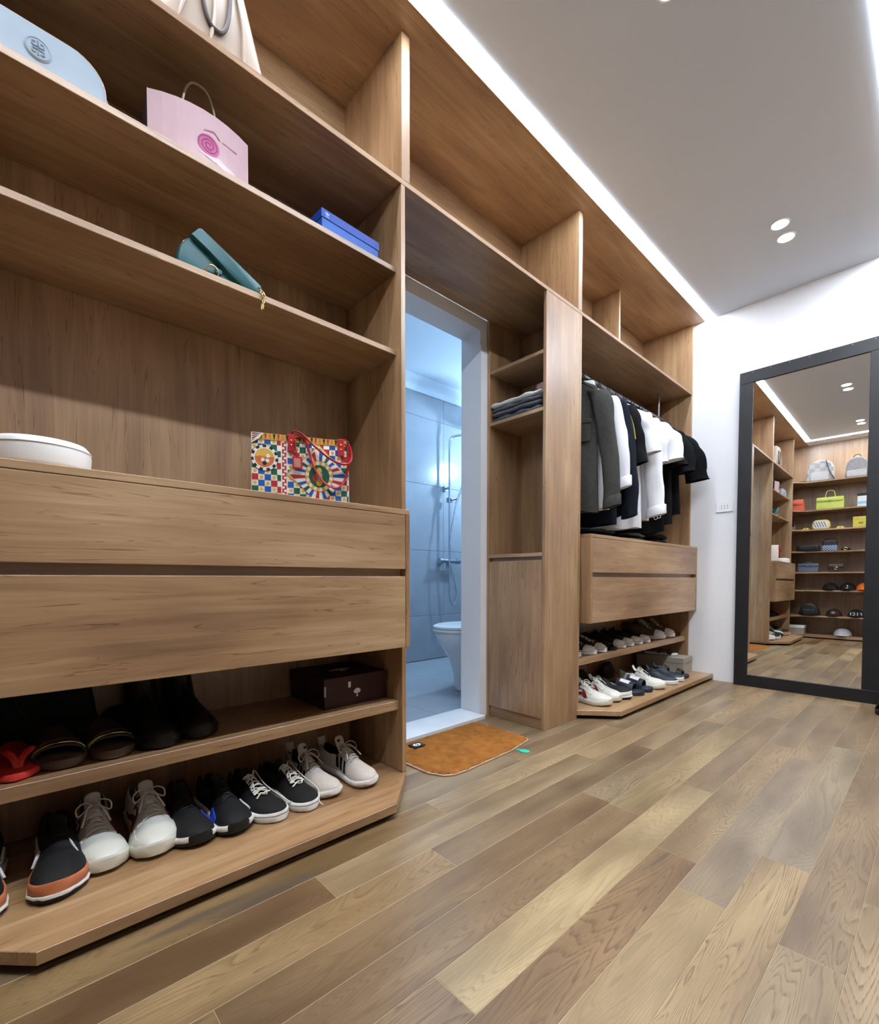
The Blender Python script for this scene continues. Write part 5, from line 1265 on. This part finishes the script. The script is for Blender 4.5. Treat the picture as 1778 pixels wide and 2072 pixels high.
C_WHT = plain('white_cotton', (232, 234, 238), 0.85, var=0.02, scale=20, spec=0.12)
C_WHT2 = plain('off_white_cotton', (222, 224, 228), 0.85, var=0.02, scale=20, spec=0.12)
C_YEL = plain('mustard_cotton', (186, 168, 60), 0.85, var=0.08, scale=30, spec=0.12)
C_GRY = plain('grey_wash_cotton', (96, 98, 102), 0.9)
def jacket_bits(t, zn, hw):
    p = t
    mb = MB().box(-0.046, -0.034, -0.125, -0.020, zn - 0.260, zn - 0.235); f = mb.build('pocket_flap', C_CHAR, p, bevel=0.003)
    MB().lathe([(0, 0), (0.006, 0), (0.005, -0.003), (0, -0.004)], (-0.046, -0.072, zn - 0.250), 10, axis='X').build('button', S_BLACKR, f)
    MB().box(-0.043, -0.032, -0.120, -0.025, zn - 0.360, zn - 0.258).build('pocket', C_CHAR, p, bevel=0.003)
def print_bits(t, zn, hw):
    mb = MB()
    for k in range(5):
        z = zn - 0.36 - k * 0.080
        for a in range(5):
            c = (-hw + 0.045 + 0.018 * cos(2 * pi * a / 5), z + 0.022 * sin(2 * pi * a / 5))
            mb.tube([(-0.050 - 0.004 * sin(q), c[0] + 0.011 * cos(q), c[1] + 0.013 * sin(q)) for q in frange(0, 2 * pi * 11 / 12, 12)], 0.0022, 5, closed=True)
    mb.build('floral_print', C_WHT2, t)
def yellow_bits(t, zn, hw):
    MB().tube(bez([(-0.020, -hw + 0.02, zn - 0.078), (-0.040, -hw - 0.016, zn - 0.14), (-0.046, -hw - 0.042, zn - 0.22), (-0.046, -hw - 0.055, zn - 0.30)], 14), 0.017, 8, flat=0.5).build('stripe', C_YEL, t, smooth=True)
garment('jacket', 'black jacket mostly hidden behind the oak tower edge', 2.275, C_BLK, 0.80, 0.115, 0.04, 0.10, 0, seed=1, cat='jacket')
garment('jacket', 'charcoal denim jacket, nearest to the oak tower', 2.385, C_CHAR, 0.74, 0.158, 0.060, radians(19), 0.62, (0.062, 0.046), out=0.075, collar=C_CHAR, seed=2, extra=jacket_bits, cuff=C_CHAR, cat='jacket')
garment('shirt', 'white long-sleeved shirt with turned cuff beside the charcoal jacket', 2.515, C_WHT, 0.72, 0.158, 0.045, radians(18), 0.50, (0.056, 0.044), out=0.075, collar=C_WHT, cuff=C_WHT, seed=3)
garment('jacket', 'dark navy long-sleeved jacket between two white tops', 2.610, C_NAVY, 0.80, 0.158, 0.045, radians(18), 0.66, (0.054, 0.048), out=0.078, seed=4, cat='jacket')
garment('shirt', 'black shirt with mustard shoulder stripe beside the navy jacket', 2.710, C_BLK2, 0.74, 0.158, 0.040, radians(17), 0.34, (0.056, 0.056), out=0.075, seed=5, extra=yellow_bits)
garment('shirt', 'white short-sleeved shirt beside the mustard-striped black shirt', 2.820, C_WHT2, 0.80, 0.160, 0.045, radians(18), 0.26, (0.064, 0.068), out=0.085, seed=6)
garment('shirt', 'long white shirt hanging lowest in the middle of the rod', 2.930, C_WHT, 0.80, 0.162, 0.050, radians(19), 0.62, (0.064, 0.056), out=0.085, cuff=C_WHT2, seed=7)
garment('shirt', 'off-white shirt between the long white shirt and the white tee', 3.045, C_WHT2, 0.74, 0.160, 0.045, radians(17), 0.28, (0.060, 0.064), out=0.06, seed=8)
garment('shirt', 'white tee with wide sleeve before the black printed shirt', 3.160, C_WHT, 0.58, 0.164, 0.060, radians(21), 0.24, (0.072, 0.082), out=0.095, seed=9)
garment('shirt', 'black shirt with white floral print down the front', 3.290, C_BLK, 0.80, 0.162, 0.050, radians(19), 0.26, (0.066, 0.070), out=0.075, seed=10, extra=print_bits)
garment('jacket', 'black top with mustard shoulder piping near the mirror wall', 3.420, C_BLK2, 0.74, 0.162, 0.050, radians(20), 0.28, (0.066, 0.072), out=0.085, seed=11, extra=yellow_bits, cat='jacket')
garment('shirt', 'black short-sleeved shirt sticking out past the end panel', 3.555, C_BLK, 0.66, 0.164, 0.055, radians(20), 0.32, (0.070, 0.082), out=0.110, seed=12)
# more hangers further along the rod, only their hooks in sight
for k, (x, lb) in enumerate(((2.345, 'hidden black jacket, first from the oak tower'), (2.385, 'charcoal jacket, second from the oak tower'), (2.475, 'charcoal jacket, on its far side'), (2.505, 'white turned-cuff shirt, on its near side'), (2.595, 'white turned-cuff shirt, on its far side'), (2.69, 'navy jacket, on its far side'), (2.80, 'mustard-striped black shirt, on its far side'), (2.905, 'white short-sleeved shirt, on its far side'), (3.02, 'long white shirt, on its far side'), (3.13, 'off-white shirt, on its far side'), (3.255, 'wide-sleeved white tee, on its far side'), (3.385, 'floral printed black shirt, on its far side'))):
    t = thing('coat_hanger', 'empty black hanger by the ' + lb, 'hanger', (x, ROD_Y, ROD_Z), radians(-6 + 3 * (k % 4)), 'spare hangers on the rod')
    hk = [(0, 0.0148 * cos(a), 0.0148 * sin(a) + 0.002) for a in frange(-0.4, pi + 0.2, 12)]
    MB().tube(hk + [(0, -0.012, -0.012), (0, 0.0, -0.028), (0, 0, -0.07)], 0.0022, 6).build('hook', S_BLACKR, t, smooth=True)
    MB().tube(bez([(0, -0.15, -0.155), (0, -0.09, -0.110), (0, 0, -0.068), (0, 0.09, -0.110), (0, 0.15, -0.155)], 16), 0.0045, 6).build('shoulder_bar', S_BLACKR, t, smooth=True)
# dark bags lying on the drawers under the clothes
for k, (x, y, w, d, h, m_, lab) in enumerate(((2.60, 1.45, 0.30, 0.17, 0.055, C_BLK2, 'black folded cloth on the drawers under the charcoal jacket'), (3.02, 1.45, 0.26, 0.20, 0.060, plain('black_leather', (20, 20, 22), 0.35), 'black leather bag lying on the drawers under the white shirts'), (3.40, 1.45, 0.26, 0.20, 0.075, C_BLK, 'black folded trousers on the drawers near the mirror wall'))):
    t = thing('folded_clothing', lab, 'clothing', (x, y, 0.9882), 0.05 * k, 'dark things under the hanging clothes')
    for q in range(2):
        rings = []
        for kk in range(11):
            u = kk / 10; e = max(0.0, 1 - abs(2 * u - 1) ** 5) ** 0.5
            rings.append([((u - 0.5) * w, d / 2 * math.copysign(abs(cos(a)) ** 0.5, cos(a)) * (0.9 + 0.1 * e) + 0.006 * sin(8 * u + q), q * h / 2 + h / 4 + h / 4 * math.copysign(abs(sin(a)) ** 0.6, sin(a)) * (0.5 + 0.5 * e) + 0.003 * sin(11 * u + 3 * q) * (sin(a) > 0.2) * (q == 1)) for a in [2 * pi * j / 18 for j in range(18)]])
        MB().loft(rings).build('fold', m_, t, smooth=True, ang=75)

slide('slide_sandal', 'black slide on the floor at the foot of the mirror, cut by the picture edge', (3.62, 0.200, 0.0006), radians(-90), 1, 'shoes on the floor', S_BLACKR, S_BLACKR, thick=0.03, h=0.06)

# ================================================================== things on the corner shelves, seen in the mirror
def at_corner(name, label, cat, y, z, x=-0.36, group='things on the corner shelves', rz=0.0):
    return thing(name, label, cat, (x, y, z + 0.0002), pi / 2 + rz, group)
R_CHECK = None
def check_mat(name, c1, c2, scale):
    m, n, l, b = new_mat(name); tc = n.new('ShaderNodeTexCoord'); k = n.new('ShaderNodeTexChecker'); k.inputs['Scale'].default_value = scale
    k.inputs['Color1'].default_value = (*lin(c1), 1); k.inputs['Color2'].default_value = (*lin(c2), 1)
    l.new(tc.outputs['Object'], k.inputs['Vector']); l.new(k.outputs[0], b.inputs['Base Color']); b.inputs['Roughness'].default_value = 0.5
    return m
S = SHELF_D
# backpacks on the top
t = at_corner('backpack', 'white and pale grey checked backpack with dark strap in the mirror', 'bag', 1.062, S[0])
body(t, 'body', 0.29, 0.27, 0.10, check_mat('white_grey_check', (224, 224, 224), (178, 182, 184), 18), 0.12, 0.02, 0.95, 0.02)
MB().tube(bez([(-0.06, -0.052, 0.26), (-0.08, -0.06, 0.17), (-0.12, -0.058, 0.06), (-0.15, -0.05, 0.004)], 14), 0.016, 8, flat=0.3).build('strap', plain('dark_grey_webbing', (64, 66, 70), 0.8), t, smooth=True)
body(t, 'pocket', 0.20, 0.12, 0.125, MATS.get('white_smooth_leather'), 0.03, 0.02, 1.0, 0.015)
t = at_corner('backpack', 'grey quilted backpack with top loop in the mirror', 'bag', 0.70, S[0])
body(t, 'body', 0.23, 0.25, 0.10, plain('grey_quilted', (146, 142, 142), 0.6, var=0.2, scale=50), 0.10, 0.02, 0.9, 0.02)
body(t, 'pocket', 0.19, 0.085, 0.125, plain('pale_grey_leather', (206, 206, 206), 0.5), 0.02, 0.015, 1.0, 0.012)
handle(t, 'top_loop', -0.035, 0.035, 0.0, 0.24, 0.045, 0.005, S_TAUPE)
t = at_corner('sunglasses_case', 'flat dark case lying beside the checked backpack in the mirror', 'case', 1.262, S[0])
body(t, 'case', 0.09, 0.024, 0.05, S_DKBROWN, 0.010, 0.008, 0.9, 0.006)
# handbags
def flap_bag(name, label, y, z, w, h, d, mat, hmat=None, hh=0.09, fl=0.45, tw=0.86, clasp=True, x=-0.37, handles=True):
    t = at_corner(name, label, 'bag', y, z, x)
    body(t, 'body', w, h, d, mat, 0.012, 0.012, tw, 0.010)
    flapf(t, 'flap', w * tw * 0.98, h * fl, -d / 2 - 0.002, h - 0.002, mat, 0.02)
    if handles: handle(t, 'handle', -w * 0.17, w * 0.17, -0.01, h - 0.006, hh, 0.006, hmat or mat)
    if clasp: MB().box(-0.012, 0.012, -d / 2 - 0.014, -d / 2 - 0.008, h * (1 - fl) - 0.006, h * (1 - fl) + 0.012).build('clasp', STEEL, t, bevel=0.002)
    return t
flap_bag('handbag', 'orange leather handbag with flap in the mirror', 1.305, S[1], 0.185, 0.155, 0.09, plain('orange_leather', (206, 92, 58), 0.45, var=0.04), hh=0.012, x=-0.345)
flap_bag('handbag', 'lime green handbag with arched handle in the mirror', 0.955, S[1], 0.285, 0.155, 0.11, plain('lime_leather', (196, 206, 96), 0.45, var=0.04), hh=0.095, fl=0.35, tw=0.98)
t = at_corner('gift_box', 'white and blue box at the end of the shelf beside the lime handbag', 'box', 0.625, S[1])
MB().box(-0.06, 0.06, -0.05, 0.05, 0, 0.14).build('box', B_WHITE, t, bevel=0.002)
MB().box(-0.0605, 0.0605, -0.0505, 0.0505, 0.03, 0.06).build('band', plain('sky_blue_band', (120, 190, 220), 0.5), t)
MB().box(-0.061, 0.061, -0.051, 0.051, 0.128, 0.165).build('lid', S_BLACKR, t, bevel=0.002)
t = at_corner('figurine_shoe', 'pink and black patterned heel shoe in the mirror corner', 'shoe', 1.345, S[2], -0.32)
s_ = Shoe(0.20, 0.075, 1, sole=(0.018, 0.010), heel=0.10, ankle=0.05, instep=0.075, toe=0.035, spring=0.0)
sole_mb(s_, lambda q: s_.zb(q), lambda q: s_.zt(q), 0.001).build('sole', S_BLACKR, t, smooth=True)
upper(s_, t, check_mat('pink_black_check', (214, 160, 160), (50, 40, 44), 60), S_LINING)
t = at_corner('handbag', 'white quilted bag with mustard edge and diagonal stripes in the mirror', 'bag', 1.04, S[2])
YL_ = plain('mustard_leather', (222, 196, 96), 0.45, var=0.05)
body(t, 'body', 0.19, 0.125, 0.06, YL_, 0.055, 0.035, 1.0, 0.014)
body(t, 'front_panel', 0.165, 0.103, 0.066, B_WHITE, 0.045, 0.03, 1.0, 0.006).location = (0, 0, 0.011)
for k in range(5):
    x = -0.062 + k * 0.027
    MB().add([(x, -0.0342, 0.025), (x + 0.008, -0.0342, 0.025), (x + 0.038, -0.0342, 0.098), (x + 0.030, -0.0342, 0.098)], [(0, 1, 2, 3)]).build('stripe', S_TAUPE, t, solid=0.001)
for y, lab in ((1.20, 'small mustard pouch beside the striped bag in the mirror'), (0.845, 'flat mustard purse on the corner shelf in the mirror')):
    t = at_corner('coin_purse', lab, 'purse', y, S[2])
    body(t, 'purse', 0.085, 0.028, 0.05, YL_, 0.012, 0.008, 0.7, 0.006); MB().box(-0.006, 0.006, -0.029, -0.024, 0.012, 0.022).build('clasp', GOLD, t)
t = at_corner('card_box', 'mustard yellow square box at the shelf end in the mirror', 'box', 0.645, S[2])
MB().box(-0.075, 0.075, -0.06, 0.06, 0, 0.125).build('box', plain('mustard_card', (190, 176, 70), 0.6), t, bevel=0.001)
MB().box(-0.076, 0.076, -0.061, 0.061, 0.095, 0.13).build('lid', plain('mustard_card_lid', (180, 166, 64), 0.6), t, bevel=0.001)
MB().tube([(0.0 + 0.018 * cos(a), -0.0615, 0.05 + 0.010 * sin(2 * a)) for a in frange(0, 2 * pi * 15 / 16, 16)], 0.002, 5, closed=True).build('mark', S_BLACKR, t)
# dark bags
t = at_corner('handbag', 'flat black bag lying beside the blue patterned bag in the mirror', 'bag', 1.17, S[3])
body(t, 'body', 0.25, 0.085, 0.14, plain('black_bag_leather', (24, 23, 24), 0.45), 0.03, 0.02, 0.95, 0.02)
handle(t, 'handle', -0.08, 0.08, -0.072, 0.06, -0.035, 0.005, S_BLACKR)
t = at_corner('handbag', 'dark top-handle bag with blue and white patterned base in the mirror', 'bag', 0.945, S[3])
body(t, 'body', 0.155, 0.14, 0.09, plain('black_bag_leather', (24, 23, 24), 0.45), 0.02, 0.015, 1.0, 0.012)
body(t, 'patterned_base', 0.158, 0.075, 0.094, check_mat('blue_white_weave', (150, 170, 200), (40, 50, 80), 70), 0.01, 0.015, 1.0, 0.010)
handle(t, 'handle', -0.05, 0.05, 0.0, 0.135, 0.035, 0.005, S_BLACKR)
t = at_corner('belt', 'coiled black belt with pale buckle on the corner shelf in the mirror', 'belt', 0.785, S[3])
MB().tube([(0.035 * cos(2 * pi * k / 24), 0.035 * sin(2 * pi * k / 24), 0.018) for k in range(24)], 0.016, 8, closed=True).build('strap', S_BLACKR, t, smooth=True)
MB().tube([(0.022 * cos(2 * pi * k / 16), -0.056, 0.022 + 0.015 * sin(2 * pi * k / 16)) for k in range(16)], 0.004, 6, closed=True).build('buckle', GOLD, t, smooth=True)
flap_bag('handbag', 'grey blue structured handbag on the corner shelf in the mirror', 1.165, S[4], 0.215, 0.115, 0.09, plain('grey_blue_leather', (92, 104, 126), 0.45), hh=0.02, fl=0.30, tw=1.06)
t = flap_bag('handbag', 'dark brown boxy handbag with gold clasp beside the grey blue bag', 0.875, S[4], 0.155, 0.105, 0.08, S_DKBROWN, hh=0.0, fl=0.5, tw=1.0, handles=False)
MB().tube([(0.022 * cos(2 * pi * k / 16), -0.052, 0.05 + 0.018 * sin(2 * pi * k / 16)) for k in range(16)], 0.004, 6, closed=True).build('gold_ring', GOLD, t, smooth=True)
def cap(label, y, z, mat, vis=None, mark=None, w=0.085, h=0.10):
    t = at_corner('baseball_cap', label, 'cap', y, z, -0.42, 'caps on the corner shelves')
    MB().lathe([(0.0, h), (w * 0.35, h * 0.96), (w * 0.70, h * 0.78), (w * 0.93, h * 0.45), (w, h * 0.12), (w * 0.99, 0.0), (w * 0.9, 0.0)], (0, 0, 0), 28).build('crown', mat, t, smooth=True)
    rings = []
    for k in range(8):
        u = k / 7; a_, b_ = w * 1.0, 0.075 * u
        rings.append([(w * sin(q) * (1 - 0.10 * u), -w * cos(q) * 1.0 * (1) - b_ * cos(q) ** 1.0 * 1.0 if abs(q) < pi / 2 else 0, 0.012 - 0.010 * u * sin(q) ** 2 + 0.002) for q in frange(-1.2, 1.2, 13)])
    MB().loft(rings, closed=False).build('visor', vis or mat, t, smooth=True, solid=0.003)
    MB().lathe([(0, 0.006), (0.006, 0.004), (0.007, 0)], (0, 0, h - 0.001), 10).build('top_button', mat, t, smooth=True)
    if mark: mark(t, w, h)
    return t
C_CAPB = plain('black_cap_cloth', (22, 21, 22), 0.85)
def mark_bird(t, w, h):
    MB().add([(-0.012, -w * 0.99, 0.06), (0.012, -w * 0.97, 0.03), (-0.004, -w * 1.01, 0.045), (0.002, -w * 1.0, 0.075), (0.018, -w * 0.96, 0.028), (-0.010, -w * 1.0, 0.030)], [(0, 2, 3), (2, 4, 1), (2, 1, 5)]).build('mark', P_TREE, t, solid=0.003)
def mark_patch(t, w, h):
    MB().box(-0.020, 0.020, -w * 1.0 - 0.002, -w * 0.90, 0.028, 0.062).build('patch', plain('dusty_pink_patch', (168, 120, 110), 0.7), t, bevel=0.004)
def mark_letters(t, w, h):
    for k, ch in enumerate(('F', 'I', 'C', 'I')):
        a = radians(-36 + k * 24); cx, cy = w * 0.99 * sin(a), -w * 0.99 * cos(a)
        mb = MB()
        segs = {'I': [(-0.003, 0.003, 0, 0.036)], 'F': [(-0.011, -0.005, 0, 0.036), (-0.011, 0.010, 0.030, 0.036), (-0.011, 0.007, 0.015, 0.021)], 'C': [(-0.011, -0.005, 0.004, 0.032), (-0.009, 0.010, 0.030, 0.036), (-0.009, 0.010, 0.0, 0.006)]}[ch]
        for x0, x1, z0, z1 in segs:
            p = [(x0, z0), (x1, z0), (x1, z1), (x0, z1)]
            o_ = [(cx + x * cos(a), cy + x * sin(a), 0.024 + z) for x, z in p]
            i_ = [(q[0] * 0.93, q[1] * 0.93, q[2]) for q in o_]; o_ = [(q[0] * 1.05, q[1] * 1.05, q[2]) for q in o_]
            mb.add(o_ + i_, [(0, 1, 2, 3), (0, 1, 5, 4), (1, 2, 6, 5), (2, 3, 7, 6), (3, 0, 4, 7)])
        mb.build('letter', P_TREE, t)
cap('plain black cap on the corner shelf between brown handbag and black cap in the mirror', 0.935, S[5], C_CAPB)
cap('black cap with small white mark in the mirror', 0.762, S[5], C_CAPB, mark=mark_bird)
cap('orange cap at the shelf end in the mirror', 0.60, S[5], plain('orange_cap_cloth', (216, 108, 40), 0.8))
t = at_corner('backpack', 'black domed backpack on the low corner shelf in the mirror', 'bag', 1.14, S[6])
body(t, 'body', 0.225, 0.165, 0.13, plain('black_nylon', (26, 25, 26), 0.6), 0.10, 0.03, 0.9, 0.03)
body(t, 'pocket', 0.15, 0.085, 0.16, plain('black_nylon', (26, 25, 26), 0.6), 0.03, 0.02, 1.0, 0.02)
cap('dark cap with dusty pink patch on the low corner shelf in the mirror', 0.893, S[6], plain('dark_brown_cap_cloth', (48, 32, 28), 0.85), mark=mark_patch)
cap('black cap with large white letters in the mirror', 0.672, S[6], C_CAPB, mark=mark_letters)
t = at_corner('shoe_box', 'white lidded box on the lowest corner shelf in the mirror', 'box', 1.27, 0.047, -0.38)
MB().box(-0.085, 0.085, -0.08, 0.08, 0, 0.088).build('box', B_BOX, t, bevel=0.001)
MB().box(-0.088, 0.088, -0.083, 0.083, 0.080, 0.115).build('lid', B_WHITE, t, bevel=0.001)
cap('pale grey cap on the lowest corner shelf in the mirror', 0.80, 0.047, plain('pale_grey_cloth', (190, 190, 192), 0.85, var=0.15, scale=40), w=0.095, h=0.095)

# opposite the wardrobe, out of the frame: a plain oak cupboard along the other wall
t = thing('cupboard', 'plain oak cupboard with three doors on the side opposite the wardrobe', 'cupboard', (2.98, YR + 0.3, 0))
MB().box(-0.84, 0.84, -0.298, 0.28, 0.0, 2.45).build('carcass', WZ, t, bevel=0.001)
for k in range(3):
    x0 = -0.84 + k * 0.56
    dd = MB().box(x0 + 0.002, x0 + 0.558, 0.281, 0.299, 0.08, 2.44).build('door', WZ, t, bevel=0.001)
    MB().box(x0 + 0.50, x0 + 0.515, 0.2995, 0.318, 1.0, 1.25).build('handle', STEEL, dd, bevel=0.002)
